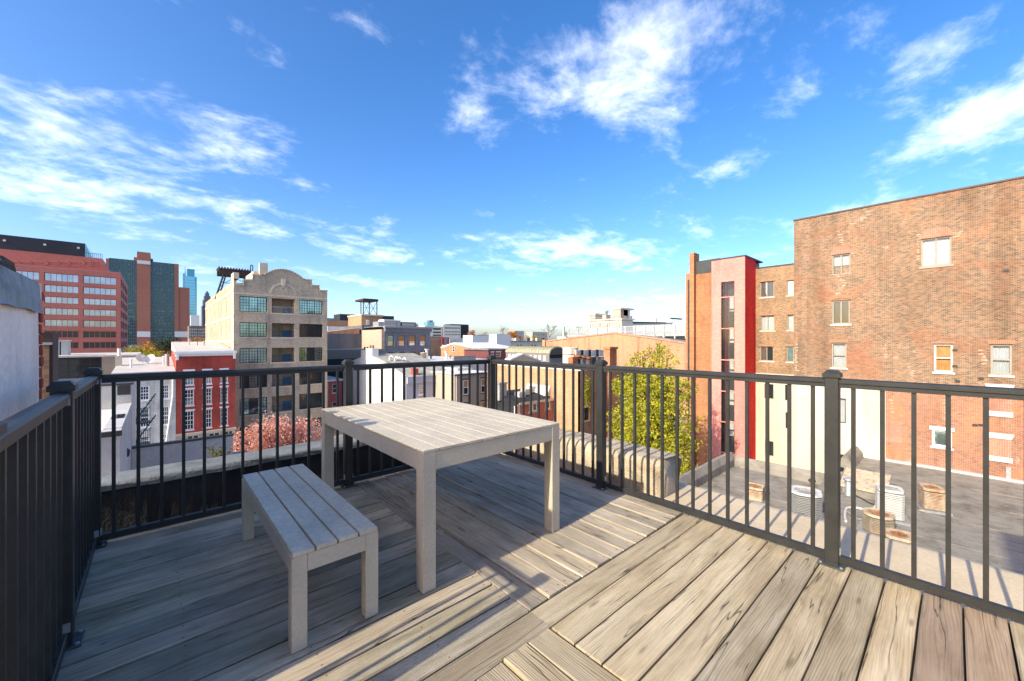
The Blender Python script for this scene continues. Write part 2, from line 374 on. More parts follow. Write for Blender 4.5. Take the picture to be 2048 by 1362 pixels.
# thick stuccoed parapet behind the right-hand railing, rounded and lumpy
def lumpy_parapet(name, axis, a0, a1, p0, p1, z0, z1, mat, parent, amp=.012, r=.06, n=40):
    mb = MB(); prof = []
    for k in range(6): t = math.pi/2*k/5; prof.append((p0+r-r*math.cos(t), z1-r+r*math.sin(t)))
    for k in range(6): t = math.pi/2*k/5; prof.append((p1-r+r*math.sin(t), z1-r+r*math.cos(t)))
    prof = [(p0, z0), (p0, (z0+z1)/2)]+prof+[(p1, (z0+z1)/2), (p1, z0)]
    rnd = random.Random(5)
    rows = []
    ph = [rnd.uniform(0, 6) for _ in range(8)]
    for i in range(n+1):
        a = a0+(a1-a0)*i/n; row = []
        for j, (p, z) in enumerate(prof):
            w = amp*(math.sin(a*5.1+ph[0]+j*.5)+.6*math.sin(a*13+ph[1]+j)+.4*math.sin(a*29+ph[2]+j*1.7))*.5
            e = 0.0
            if i == 0: e = rnd.uniform(-.03, .03)
            q = (p+w*(1 if z < z1-.01 else .3), a+e, z+w*.5) if axis == 'y' else (a+e, p+w, z+w*.5)
            row.append(len(mb.v)); mb.v.append(q)
        rows.append(row)
    for i in range(n):
        for j in range(len(prof)-1): mb.f.append((rows[i][j], rows[i][j+1], rows[i+1][j+1], rows[i+1][j]))
    mb.f.append(tuple(rows[0])); mb.f.append(tuple(reversed(rows[-1])))
    return mb.build(name, mat, parent, smooth=False)
rp = lumpy_parapet('parapet', 'y', 1.74, 4.5, 3.26, 3.68, -.5, .245, m_stucco_par, own, .016, .07, 60)
for p in rp.data.polygons: p.use_smooth = True
bp = lumpy_parapet('parapet', 'x', -.5, 3.28, 4.12, 4.40, -.5, .235, m_tar, own, .012, .05, 60)
cp = lumpy_parapet('parapet_coping', 'x', -.5, 3.28, 4.10, 4.42, .205, .262, m_cope, own, .008, .025, 70)
MB().box(-.6, 3.7, 4.42, 4.5, GZ, .19).build('rear_wall', M('own_rear_brick', (.25,.12,.08), .9), own)

# ------------------------------------------------------------------ deck
deck = thing('roof_deck', 'weathered timber roof deck of grey planks laid in two directions', 'deck', (1.3, 1.8, 0))
def plank_mesh(ln, w, th=.032):
    b = .006; hw = w/2; k = 5
    prof = [(-hw, -th), (-hw, -b), (-hw+b, 0), (-hw*.3, -.0012), (hw*.3, -.0012), (hw-b, 0), (hw, -b), (hw, -th)]
    mb = MB(); n = len(prof); rows = []
    for i in range(k+1):
        x = -ln/2+ln*i/k; wob = random.uniform(-.0012, .0012)
        rows.append(list(range(len(mb.v), len(mb.v)+n)))
        for y, z in prof: mb.v.append((x, y+wob, z))
    for i in range(k):
        for j in range(n-1): mb.f.append((rows[i][j], rows[i][j+1], rows[i+1][j+1], rows[i+1][j]))
    mb.f.append(tuple(rows[0])); mb.f.append(tuple(reversed(rows[-1])))
    return mb.mesh()
screw_me = MB().lathe((0,0,0), [(.0045, -.002), (.0045, .0006), (.003, .0010)], 8).mesh(); screw_me.materials.append(m_rust)
NSC = [0]
def plank(x0, x1, y0, y1, mat, along, dz=0):
    ln, w = (x1-x0, y1-y0) if along == 'x' else (y1-y0, x1-x0)
    o = put('board', plank_mesh(ln, w-.0075), mat, deck, loc=((x0+x1)/2, (y0+y1)/2, dz+random.uniform(-.0025, .0008)))
    o.rotation_euler = (random.uniform(-.006, .006), 0, 0 if along == 'x' else R(90))
    if along == 'y': o.rotation_euler = (0, random.uniform(-.006, .006), R(90))
    s = set()
    xs = [-ln/2+.035] + [-ln/2+.035+.40*i for i in range(1, int(ln/.40))] + [ln/2-.035]
    for x in xs:
        for y in (-w*.3, w*.3):
            if NSC[0] >= 290: break
            q = bpy.data.objects.new('screw', screw_me); COL.objects.link(q); q.parent = o
            q.location = (x+random.uniform(-.006, .006), y+random.uniform(-.01, .01), -.0008); NSC[0] += 1
    return o
def strip(a0, a1, w): n = max(1, round((a1-a0)/w)); return [(a0+(a1-a0)*i/n, a0+(a1-a0)*(i+1)/n) for i in range(n)]
XL, XR, YB = -.345, 2.965, 3.665
for i, (y0, y1) in enumerate(strip(1.366, YB, .1395)):
    plank(XL, 1.335, y0+.002, y1-.002, w_moss if i % 4 in (0, 1, 3) else w_old, 'x')
plank(1.337, 1.475, 1.372, YB, w_old, 'y')
for i, (x0, x1) in enumerate(strip(1.477, XR, .1395)): plank(x0, x1, 1.372, YB, w_old, 'y', 0)
plank(XL, 1.332, 1.228, 1.364, w_new, 'x', .001)
for i, (x0, x1) in enumerate(strip(XL, 1.326, .1375)): plank(x0, x1, -.9, 1.226, w_new, 'y')
for i, (y0, y1) in enumerate(strip(-1.0, 1.366, .1395)):
    plank(1.334, XR, y0, y1, w_red if i in (6, 7) else w_new, 'x', .002)
MB().box(XL+.01, XR-.02, -.95, YB-.01, -.13, -.04).build('dark_underlay', m_dark, deck)  # solid dark slab stands in for the shade below the board gaps
MB().box(XR+.002, XR+.03, -.95, YB, -.12, -.035).build('fascia', m_tar, deck)
MB().box(XL, XR, YB+.002, YB+.03, -.12, -.01).build('fascia', w_old, deck)

# ------------------------------------------------------------------ railing
def rail_profile():
    # (across, up): lower channel and rounded top cap
    return [(-.019, -.052), (.019, -.052), (.019, -.030), (.027, -.027), (.027, -.014), (.020, -.004), (.009, 0), (-.009, 0), (-.020, -.004), (-.027, -.014), (-.027, -.027), (-.019, -.030)]
RTOP, PTOP = 1.082, 1.127
bal_me = MB().box(-.0095, .0095, -.0095, .0095, .06, 1.032).mesh(); bal_me.materials.append(m_black)
post_me = bevel(MB().box(-.0325, .0325, -.0325, .0325, .008, 1.092).mesh(), .003); post_me.materials.append(m_black)
cap_mb = MB().box(-.041, .041, -.041, .041, 1.087, 1.110)
b0 = len(cap_mb.v); cap_mb.v += [(-.038,-.038,1.110),(.038,-.038,1.110),(.038,.038,1.110),(-.038,.038,1.110),(-.024,-.024,1.128),(.024,-.024,1.128),(.024,.024,1.128),(-.024,.024,1.128)]
cap_mb.f += [tuple(b0+i for i in q) for q in ((0,1,5,4),(1,2,6,5),(2,3,7,6),(3,0,4,7),(4,5,6,7))]
cap_me = cap_mb.mesh(); cap_me.materials.append(m_black)
pl_me = bevel(MB().box(-.06, .06, -.06, .06, .0, .011).mesh(), .002); pl_me.materials.append(m_plate)
bolt_me = MB().lathe((0,0,0), [(.008, .010), (.008, .016), (.005, .018)], 8).mesh(); bolt_me.materials.append(m_galv)
brk_me = MB().box(-.004, .004, -.014, .014, -.02, .02).mesh(); brk_me.materials.append(m_galv)
def post(root, x, y):
    p = put('post', post_me, None, root, loc=(x, y, 0))
    BASE[p.name] = (x, y, 0)
    for nm, me in (('post_cap', cap_me), ('base_plate', pl_me)):
        c = bpy.data.objects.new(nm, me); COL.objects.link(c); c.parent = p
    for sx in (-1, 1):
        for sy in (-1, 1):
            c = bpy.data.objects.new('bolt', bolt_me); COL.objects.link(c); c.parent = p; c.location = (sx*.047, sy*.047, 0)
    return p
def run(root, axis, c, a0, a1, pitch=.1155):
    """one panel between two post centres"""
    b, e = a0+.033, a1-.033
    pr = rail_profile()
    def bar(name, prof, z):
        if axis == 'y': pts = [(c+u, b, z+v) for u, v in prof]; vec = (0, e-b, 0)
        else: pts = [(b, c+u, z+v) for u, v in prof]; vec = (e-b, 0, 0)
        return MB().prism(pts, vec).build(name, m_black, root)
    bar('top_rail', pr, RTOP)
    bar('bottom_rail', [(-.019, -.02), (.019, -.02), (.019, .017), (.015, .02), (-.015, .02), (-.019, .017)], .046)
    n = round((e-b)/pitch); st = (e-b)/n
    for i in range(n):
        a = b+st*(i+.5)
        put('baluster', bal_me, None, root, loc=(c, a, 0) if axis == 'y' else (a, c, 0))
    for a in (b, e):
        for z in (1.045, .085):
            o = put('bracket', brk_me, None, root, loc=(c+.012, a, z) if axis == 'y' else (a, c-.012, z))
            if axis == 'y': o.rotation_euler = (0, 0, R(90))
RX_, RY_, RL_ = 2.925, 3.63, -.300
rr = thing('deck_railing', 'black metal railing along the sunny right edge of the deck', 'railing', (RX_, 1.3, 0), 'railings round the deck')
ys = [-1.15, .475, 2.085, RY_]
for y in ys[:-1]: post(rr, RX_, y)
for a, b in zip(ys, ys[1:]): run(rr, 'y', RX_, a, b)
rb = thing('deck_railing', 'black metal railing along the far side behind table and bench', 'railing', (1.3, RY_, 0), 'railings round the deck')
xs = [RL_, 1.275, RX_]
for x in xs: post(rb, x, RY_)
for a, b in zip(xs, xs[1:]): run(rb, 'x', RY_, a, b)
rl = thing('deck_railing', 'dark shaded metal railing on the left beside the white wall', 'railing', (RL_, 2, 0), 'railings round the deck')
ys = [1.425, 2.535, RY_]
for y in ys[:-1]: post(rl, RL_, y)
for a, b in zip(ys, ys[1:]): run(rl, 'y', RL_, a, b)

# ------------------------------------------------------------------ table and bench
def slat_furniture(name, label, cat, x0, x1, y0, y1, h, nsl, th, leg, apr, gap, inset=.0):
    t = thing(name, label, cat, ((x0+x1)/2, (y0+y1)/2, 0))
    w = (x1-x0)/nsl
    me = bevel(MB().box(-(w-gap)/2, (w-gap)/2, -(y1-y0)/2, (y1-y0)/2, -th, 0).mesh(), .0015); me.materials.append(m_slat)
    for i in range(nsl): put('slat', me, None, t, loc=(x0+w*(i+.5), (y0+y1)/2, h+random.uniform(-.0006, .0006)))
    lme = bevel(MB().box(-leg/2, leg/2, -leg/2, leg/2, 0, h-th-.001).mesh(), .0025); lme.materials.append(m_taupe)
    a, b, c, d = x0+leg/2+inset, x1-leg/2-inset, y0+leg/2+inset, y1-leg/2-inset
    for x in (a, b):
        for y in (c, d): put('leg', lme, None, t, loc=(x, y, 0))
    zt, zb = h-th-.002, h-th-apr; at = .025
    for y, s in ((c-leg/2+.002, 1), (d+leg/2-.002, -1)):
        o = MB().box(a+leg/2+.001, b-leg/2-.001, y, y+s*at, zb, zt).build('apron', m_taupe, t)
    for x, s in ((a-leg/2+.002, 1), (b+leg/2-.002, -1)):
        MB().box(x, x+s*at, c+leg/2+.001, d-leg/2-.001, zb, zt).build('apron', m_taupe, t)
    MB().box(a, b, (y0+y1)/2-.015, (y0+y1)/2+.015, zt-.02, zt).build('cross_rail', m_taupe, t)
    return t
slat_furniture('patio_table', 'square taupe slatted patio table standing on the deck', 'table', 1.015, 2.065, 1.815, 3.50, .735, 11, .016, .075, .095, .0032)
slat_furniture('patio_bench', 'low taupe bench with four slats beside the table', 'bench', .415, .785, 1.83, 3.13, .415, 4, .018, .06, .075, .009)

# ------------------------------------------------------------------ neighbour's white party wall on the left
nw = thing('party_wall', 'whitewashed party wall with grey metal coping beside the left railing', 'wall', (-.7, 2.7, -1))
xf, yA, yB = -.535, 1.72, 3.70
mb = MB()
nU, nV = 24, 10
rows = []
for i in range(nU+1):
    row = []
    for j in range(nV+1):
        row.append(len(mb.v)); mb.v.append((xf+random.uniform(-.004, .004), yA+(yB-yA)*i/nU+(random.uniform(-.012, .006) if i == nU else 0), -2+3.5*j/nV))
    rows.append(row)
for i in range(nU):
    for j in range(nV): mb.f.append((rows[i][j], rows[i+1][j], rows[i+1][j+1], rows[i][j+1]))
o = mb.build('stucco_face', m_white_stucco, nw, smooth=True)
MB().box(xf-.30, xf-.008, yA, yB+.02, -2, 1.635).build('core', m_mortar, nw)
# metal flashing over the top: folded sheet with a drip edge
fl = MB(); n = 16; rows = []
for i in range(n+1):
    y = yA-.02+(yB-.01-yA)*i/n; j1 = random.uniform(-.008, .008); row = []
    for (dx, z) in ((.022, 1.462+j1*1.5), (.016, 1.475+j1), (.012, 1.54), (-.004+j1*.5, 1.645+j1*.4), (-.10, 1.715), (-.31, 1.69)):
        row.append(len(fl.v)); fl.v.append((xf+dx+.003, y, z))
    rows.append(row)
for i in range(n):
    for j in range(5): fl.f.append((rows[i][j], rows[i+1][j], rows[i+1][j+1], rows[i][j+1]))
fl.build('metal_coping', m_grey_zinc, nw)
MB().box(xf-.30, xf+.010, yB-.022, yB+.012, 1.47, 1.645).build('coping_end_board', m_white_stucco, nw)
br_me = bevel(MB().box(-.10, 0, -.028, .028, -.0285, .0285).mesh(), .004); br_me.materials.append(m_redbrick1)
br_me2 = bevel(MB().box(-.10, 0, -.022, .022, -.0285, .0285).mesh(), .004); br_me2.materials.append(m_redbrick1)
for k in range(14):
    o = put('brick', br_me if k % 2 else br_me2, None, nw, loc=(xf+.008+random.uniform(-.006, .003), yB+.048+(.008 if k % 2 else 0), .70+.0672*k))
    o.rotation_euler = (random.uniform(-.03, .03), 0, random.uniform(-.06, .06))
    o = MB().box(xf-.09, xf-.002+random.uniform(-.004, .006), yB+.015, yB+.070+random.uniform(-.01, .005), .70+.0672*k+.0295, .70+.0672*k+.0365).build('mortar_joint', m_mortar, nw)
ch = MB()
rnd = random.Random(3)
for k in range(26):
    x = xf-.06-rnd.random()*.22; y = 2.55+rnd.random()*.75; z = 1.66+rnd.random()*.10*(1 if y < 3.1 else .5)
    s_ = .03+rnd.random()*.04; ch.lathe((x, y, z), [(s_*.5, -s_), (s_, -s_*.4), (s_*.9, s_*.3), (s_*.35, s_*.75)], 6)
ch.build('rubble_top', m_rubble, nw)
# unseen house added behind the camera only to shadow the grey roof
bb = thing('shadow_house', 'unseen brick house added behind the photographer to shadow the grey roof', 'building', (-14, -8, GZ))
MB().box(-20, -9.5, -16, -2.65, GZ, 14.2).build('wall', M('shadow_house_brick', (.27,.14,.09), .9), bb)

# ------------------------------------------------------------------ building kit
def P3(ax, pl, u, d, z):
    """facade coordinates: ax 'x' faces -X, 'X' faces +X, 'y' faces -Y; u runs along it, d goes inwards"""
    return (pl+d, u, z) if ax == 'x' else (pl-d, u, z) if ax == 'X' else (u, pl+d, z)
def fbox(mb, ax, pl, u0, u1, d0, d1, z0, z1):
    a = P3(ax, pl, u0, d0, z0); b = P3(ax, pl, u1, d1, z1); mb.box(a[0], b[0], a[1], b[1], a[2], b[2]); return mb
def facade(root, ax, pl, u0, u1, z0, z1, holes, mat, name='wall', rev=.22, thick=.3):
    mb = MB()
    H = [(max(u0+.01, a), min(u1-.01, b), max(z0+.01, c), min(z1-.01, d)) for a, b, c, d in holes]
    H = [h for h in H if h[1] > h[0] and h[3] > h[2]]
    us = sorted({u0, u1, *[h[0] for h in H], *[h[1] for h in H]}); zs = sorted({z0, z1, *[h[2] for h in H], *[h[3] for h in H]})
    q = lambda u, d, z: P3(ax, pl, u, d, z)
    for i in range(len(us)-1):
        j = 0
        while j < len(zs)-1:
            uc = (us[i]+us[i+1])/2
            def solid(jj): zc = (zs[jj]+zs[jj+1])/2; return not any(h[0] < uc < h[1] and h[2] < zc < h[3] for h in H)
            if not solid(j): j += 1; continue
            k = j
            while k+1 < len(zs)-1 and solid(k+1): k += 1
            mb.poly(q(us[i], 0, zs[j]), q(us[i+1], 0, zs[j]), q(us[i+1], 0, zs[k+1]), q(us[i], 0, zs[k+1])); j = k+1
    for a, b, c, d in H:
        mb.poly(q(a,0,c), q(b,0,c), q(b,rev,c), q(a,rev,c)); mb.poly(q(a,0,d), q(b,0,d), q(b,rev,d), q(a,rev,d))
        mb.poly(q(a,0,c), q(a,0,d), q(a,rev,d), q(a,rev,c)); mb.poly(q(b,0,c), q(b,0,d), q(b,rev,d), q(b,rev,c))
    for u in (u0, u1): mb.poly(q(u,0,z0), q(u,0,z1), q(u,thick,z1), q(u,thick,z0))
    mb.poly(q(u0,0,z1), q(u1,0,z1), q(u1,thick,z1), q(u0,thick,z1))
    return mb.build(name, mat, root)
def body(root, x0, x1, y0, y1, z0, z1, mat, roof=None, name='body', par=0.0):
    """plain sides, flat roof set in a shallow parapet"""
    MB().box(x0, x1, y0, y1, z0, z1-.05).build(name, mat, root)
    if roof: MB().box(x0+.0, x1-.0, y0+.0, y1-.0, z1-.05, z1).build('roof', roof, root)
def window(root, ax, pl, r, fm, gm, fw=.06, sec=1, nx=1, nz_=1, mw=.03, rec=.12, sill=None, lintel=None, back=None, vert=False, proud=.05):
    """window > pane(s); sec sections, each split nx by nz_ by thin bars"""
    u0, u1, z0, z1 = r; mb = MB()
    for a, b, c, d in ((u0, u1, z0, z0+fw), (u0, u1, z1-fw, z1), (u0, u0+fw, z0+fw, z1-fw), (u1-fw, u1, z0+fw, z1-fw)): fbox(mb, ax, pl, a, b, rec-.04, rec+.05, c, d)
    iu0, iu1, iz0, iz1 = u0+fw, u1-fw, z0+fw, z1-fw
    cells = []
    if vert:       # sashes above one another
        for s in range(sec): cells.append((iu0, iu1, iz0+(iz1-iz0)*s/sec, iz0+(iz1-iz0)*(s+1)/sec))
    else:
        for s in range(sec): cells.append((iu0+(iu1-iu0)*s/sec, iu0+(iu1-iu0)*(s+1)/sec, iz0, iz1))
    for k, (a, b, c, d) in enumerate(cells):
        if k:
            if vert: fbox(mb, ax, pl, a, b, rec-.03, rec+.04, c-fw*.45, c+fw*.45)
            else: fbox(mb, ax, pl, a-fw*.45, a+fw*.45, rec-.03, rec+.04, c, d)
        for i in range(1, nx): u = a+(b-a)*i/nx; fbox(mb, ax, pl, u-mw/2, u+mw/2, rec-.015, rec+.02, c, d)
        for i in range(1, nz_): z = c+(d-c)*i/nz_; fbox(mb, ax, pl, a, b, rec-.012, rec+.018, z-mw/2, z+mw/2)
    w = mb.build('window', fm, root)
    for k, (a, b, c, d) in enumerate(cells):
        gg = gm[k % len(gm)] if isinstance(gm, (list, tuple)) else gm
        pm = MB(); jj = [random.uniform(-.006, .006) for _ in range(4)]
        pm.poly(P3(ax, pl, a, rec+.028+jj[0], c), P3(ax, pl, b, rec+.028+jj[1], c), P3(ax, pl, b, rec+.028+jj[2], d), P3(ax, pl, a, rec+.028+jj[3], d))
        pm.build('pane', gg, w)
    if back:
        bm_, frac = back
        cm = MB(); n = 14
        for i in range(n):
            a = u0+(u1-u0)*i/n; b = u0+(u1-u0)*(i+1)/n; d0 = rec+.10+.03*(i % 2); d1 = rec+.10+.03*((i+1) % 2)
            zb = z0+(z1-z0)*(1-frac)
            cm.poly(P3(ax, pl, a, d0, zb), P3(ax, pl, b, d1, zb), P3(ax, pl, b, d1, z1), P3(ax, pl, a, d0, z1))
        cm.build('curtain', bm_, w)
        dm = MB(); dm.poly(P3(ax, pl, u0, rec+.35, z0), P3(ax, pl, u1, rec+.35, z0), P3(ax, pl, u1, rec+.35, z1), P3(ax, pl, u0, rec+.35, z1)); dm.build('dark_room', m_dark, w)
    if sill: fbox(MB(), ax, pl, u0-.08, u1+.08, -proud, rec-.03, z0-.12, z0-.003).build('sill', sill, w)
    if lintel: fbox(MB(), ax, pl, u0-.1, u1+.1, -proud, .02, z1+.003, z1+.2).build('lintel', lintel, w)
    return w
def RXr(X, x0, y0, x1, y1):
    a, b = yat(x0, X), yat(x1, X); c = (x0+x1)/2
    return (min(a, b), max(a, b), zX(c, y1, X), zX(c, y0, X))
def RYr(Y, x0, y0, x1, y1):
    a, b = xat(x0, Y), xat(x1, Y); c = (x0+x1)/2
    return (min(a, b), max(a, b), zY(c, y1, Y), zY(c, y0, Y))
def gridY(Y, cols, rows, xr):
    zs = [(zY(xr, yb, Y), zY(xr, yt, Y)) for yt, yb in rows]
    return [(xat(a, Y), xat(b, Y), z0, z1) for z0, z1 in zs for a, b in cols]

# ================================================================== RIGHT SIDE: brick blocks
bk_right = brick('brown_common_brick', (.265,.135,.075), (.075,.05,.038), (.43,.345,.245), .172, .060, .012, (.34,.125,.065), 0.05, .5, .22, .5)
bk_low = brick('orange_common_brick', (.34,.12,.062), (.17,.075,.05), (.50,.41,.31), .172, .060, .0095, (.55,.22,.10), 0.0, .5, .3, .45)
bk_red = brick('red_infill_brick', (.50,.14,.07), (.40,.12,.07), (.56,.46,.38), .172, .060, .012)
bk_set = brick('brown_brick_setback', (.31,.175,.095), (.12,.08,.052), (.43,.34,.24), .172, .060, .012, None, 0.0, .5, .25, .3)
m_frame_tan = M('tan_window_frame', (.34,.29,.23), .6, .1, 4)
m_frame_dk = M('dark_window_frame', (.05,.048,.045), .5, .1, 4)
m_cream = M('cream_stucco', (.56,.49,.385), .9, .13, .8, .1, .3, 0, (.45,.385,.30), True)
XW = 34.0
rbld = thing('brick_building', 'tall brown brick warehouse wall with scattered windows on the far right', 'building', (XW+4, 0, GZ))
topz = zX(1800, 402, XW)
yl, yr = yat(1588, XW), -9.0
wins = {'a': RXr(XW, 1664, 508, 1701, 549), 'b': RXr(XW, 1842, 475, 1903, 531), 'c': RXr(XW, 1664, 601, 1700, 648), 'd': RXr(XW, 1663, 686, 1693, 735),
        'e': RXr(XW, 1868, 688, 1906, 744), 'f': RXr(XW, 1981, 689, 2025, 750), 'g': RXr(XW, 1864, 861, 1904, 894),
        'h': RXr(XW, 1660, 796, 1692, 845), 'i': RXr(XW, 1672, 908, 1690, 946)}
zmid = zX(1800, 766, XW)
hol = list(wins.values())
facade(rbld, 'x', XW, yr, yl, zmid, topz, [h for h in hol if h[2] > zmid], bk_right)
ysp = yat(1771, XW)
facade(rbld, 'x', XW, yr, ysp, GZ, zmid, [wins['g']], bk_low)
facade(rbld, 'x', XW, ysp, yl, GZ, zmid, [wins['h'], wins['i']], m_cream, 'painted_wall')
MB().box(XW+.3, XW+16, yr, yl, GZ, topz-.1).build('body', bk_right, rbld)
MB().box(XW-.06, XW+16, yr, yl+.05, topz, topz+.09).build('roof_coping', M('brown_coping', (.13,.085,.065), .7), rbld)
window(rbld, 'x', XW, wins['a'], m_frame_tan, g_clear, .07, 2, back=(m_curtain, .55), sill=None)
window(rbld, 'x', XW, wins['b'], m_frame_tan, g_clear, .07, 2, back=(m_curtain, .96), sill=m_frame_tan)
window(rbld, 'x', XW, wins['c'], m_frame_tan, g_dark, .08, 2, sill=m_mortar)
window(rbld, 'x', XW, wins['d'], m_frame_tan, g_clear, .08, 2, vert=True, back=(m_curtain, 1), sill=m_mortar)
window(rbld, 'x', XW, wins['e'], m_mortar, g_clear, .09, 2, vert=True, back=(m_orange_curtain, 1), sill=m_mortar)
window(rbld, 'x', XW, wins['f'], m_frame_tan, g_clear, .09, 2, vert=True, back=(m_curtain, 1), sill=m_mortar)
window(rbld, 'x', XW, wins['g'], m_white_trim, g_teal, .09, 1, sill=m_mortar, lintel=m_white_trim)
window(rbld, 'x', XW, wins['h'], m_frame_dk, g_clear, .05, 1, back=(m_curtain, 1))
window(rbld, 'x', XW, wins['i'], m_frame_tan, g_dark, .06, 1)
# bricked-up openings with pale lintel and sill, red infill over the upper windows
for x0, y0, x1, y1 in ((1771, 842, 1804, 885), (1975, 878, 2022, 912), (1975, 780, 2023, 822)):
    r = RXr(XW, x0, y0, x1, y1)
    fb = thing  # parts only
    fbox(MB(), 'x', XW, r[0], r[1], -.006, .02, r[2], r[3]).build('bricked_up_opening', bk_red, rbld)
    if x0 > 1900:
        mb = MB(); mb.prism([(XW-.07, r[0]-.12, r[3]+.32), (XW-.07, r[1]+.12, r[3]+.32), (XW-.07, r[1]+.02, r[3]+.02), (XW-.07, r[0]-.02, r[3]+.02)], (.06, 0, 0)); mb.build('stone_lintel', m_mortar, rbld)
        fbox(MB(), 'x', XW, r[0]-.05, r[1]+.05, -.08, -.005, r[2]-.3, r[2]-.02).build('stone_sill', m_mortar, rbld)
for k in 'ab':
    r = wins[k]; w = r[1]-r[0]
    mb = MB(); mb.prism([(XW-.012, r[0]-.15, r[3]+.02), (XW-.012, r[1]+.15, r[3]+.02), (XW-.012, r[1]-w*.15, r[3]+.55), (XW-.012, r[0]+w*.15, r[3]+.55)], (.03, 0, 0)); mb.build('brick_infill', bk_red, rbld)
def soldier(root, X, r, rise, n, mat, h=.24):
    """arch of upright bricks over an opening, each brick separate"""
    for i in range(n):
        t = (i+.5)/n; y = r[0]-.1+(r[1]-r[0]+.2)*t; z = r[3]+.02+rise*(1-(2*t-1)**2)
        me = MB().box(X-.035, X+.02, -.0, 0.0, 0, 0) if False else None
        w = (r[1]-r[0]+.2)/n*.86
        mb = MB().box(X-.035, X+.02, y-w/2, y+w/2, z, z+h); mb.build('brick', mat, root)
m_soldier = M('soldier_brick', (.36,.20,.12), .9, .35, 30)
soldier(rbld, XW, wins['c'], .14, 15, m_soldier); soldier(rbld, XW, wins['d'], .0, 13, m_soldier); soldier(rbld, XW, wins['f'], .0, 14, m_soldier); soldier(rbld, XW, wins['e'], 0, 13, m_soldier, .12)
m_repair = M('dull_mortar_repair', (.37,.29,.205), .95, .3, 3, .3, .1)
def smear(pts, w, seed):
    """ragged repointed crack in pale mortar, a thin skin on the brick"""
    rn = random.Random(seed); mb = MB(); P_ = [FX(px, py, XW) for px, py in pts]
    for (ya, za), (yb, zb) in zip(P_, P_[1:]):
        n = max(2, int(math.hypot(ya-yb, za-zb)/.16))
        for i in range(n):
            t = i/n; y = ya+(yb-ya)*t+rn.gauss(0, w*.25); z = za+(zb-za)*t+rn.gauss(0, .02); q = w*rn.uniform(.4, 1.2); h = .045*rn.uniform(.7, 1.6)
            mb.prism([(XW-.007, y-q, z-h), (XW-.007, y+q*.8, z-h*1.1), (XW-.007, y+q*1.1, z+h*.5), (XW-.007, y-q*.6, z+h)], (.012, 0, 0))
    mb.build('mortar_repair', m_repair, rbld, kind='stuff')
smear([(1738, 424), (1722, 440), (1700, 450)], .16, 1); smear([(1680, 462), (1682, 480), (1690, 492), (1672, 502), (1660, 512)], .13, 2); smear([(1678, 553), (1688, 565), (1676, 585), (1670, 596)], .15, 3)
smear([(1838, 472), (1846, 466), (1862, 461)], .14, 4); smear([(1890, 459), (1908, 466), (1914, 480)], .18, 5); smear([(1836, 482), (1836, 505), (1838, 525)], .06, 6); smear([(1700, 503), (1706, 510)], .14, 7)
smear([(1594, 690), (1592, 720), (1594, 745)], .12, 8); smear([(1770, 690), (1772, 720)], .10, 9); smear([(1960, 700), (1970, 720), (1966, 735)], .12, 10); smear([(1780, 800), (1790, 830)], .1, 11); smear([(1890, 800), (1893, 826), (1900, 835)], .12, 12)
fbox(MB(), 'x', XW, yat(2022, XW), yat(2012, XW), -.05, -.004, zX(2016, 968, XW), zX(2016, 934, XW)).build('downpipe', m_galv, rbld)
for px, py in ((1962, 757), (1950, 850), (1962, 850), (1910, 700), (1910, 732), (1915, 762), (2012, 541)):
    y, z = FX(px, py, XW); MB().box(XW-.05, XW+.02, y-.1, y+.1, z-.06, z+.06).build('iron_anchor', m_frame_dk, rbld)
for px, py in ((1822, 940),):
    y, z = FX(px, py, XW); MB().tube((XW-.35, y, z-.5), (XW-.35, y, z+.25), .1, 8).tube((XW-.35, y, z), (XW-.02, y+.1, z+.1), .07, 8).build('rusty_vent', m_rust, rbld)

# set-back wing, painted stair tower and tall brick pier
XS = 44.0
wing = thing('brick_building', 'set-back brown brick wing with cream lower wall left of the tall warehouse', 'building', (XS+4, 12, GZ))
y0, y1 = yat(1600, XS), yat(1500, XS)
zc = zX(1545, 748, XS); zt = zX(1545, 534, XS)
ww = [RXr(XS, 1520, 563, 1548, 594), RXr(XS, 1574, 560, 1600, 590), RXr(XS, 1521, 631, 1549, 661), RXr(XS, 1574, 629, 1600, 660), RXr(XS, 1520, 693, 1547, 722), RXr(XS, 1573, 693, 1600, 724)]
wl = [RXr(XS, 1529, 768, 1547, 797), RXr(XS, 1570, 770, 1582, 801), RXr(XS, 1571, 825, 1582, 857), RXr(XS, 1530, 882, 1547, 911), RXr(XS, 1577, 888, 1581, 919), RXr(XS, 1529, 947, 1547, 965)]
facade(wing, 'x', XS, y0-3, y1, zc, zt, ww, bk_set)
facade(wing, 'x', XS, y0-3, y1, GZ, zc, wl, m_cream, 'painted_wall')
MB().box(XS-.05, XS+8, y0-3, y1, zc-.12, zc+.03).build('ledge_course', m_cream, wing)
MB().box(XS+.3, XS+10, y0-3, y1, GZ, zt-.1).build('body', bk_set, wing)
MB().box(XS-.04, XS+10, y0-3, y1, zt, zt+.12).build('roof_coping', m_frame_dk, wing)
for i, r in enumerate(ww):
    window(wing, 'x', XS, r, m_frame_tan, g_clear if i in (2, 3) else [g_dark, g_teal], .07, 2, back=(m_curtain, 1) if i in (2, 3) else None, sill=m_mortar, lintel=m_soldier)
for i, r in enumerate(wl): window(wing, 'x', XS, r, m_frame_dk, g_dark, .06, 2 if i in (0, 3) else 1)
XT = 41.0
tower = thing('stair_tower', 'narrow stair tower with pink front and red side and tall window strip', 'tower', (XT+1.5, 15, GZ))
yt0, yt1 = yat(1490, XT), yat(1423, XT); ztop = zX(1457, 517, XT)
m_pink = brick('pink_painted_brick', (.66,.27,.23), (.62,.245,.21), (.57,.22,.19), .215, .074, .012)
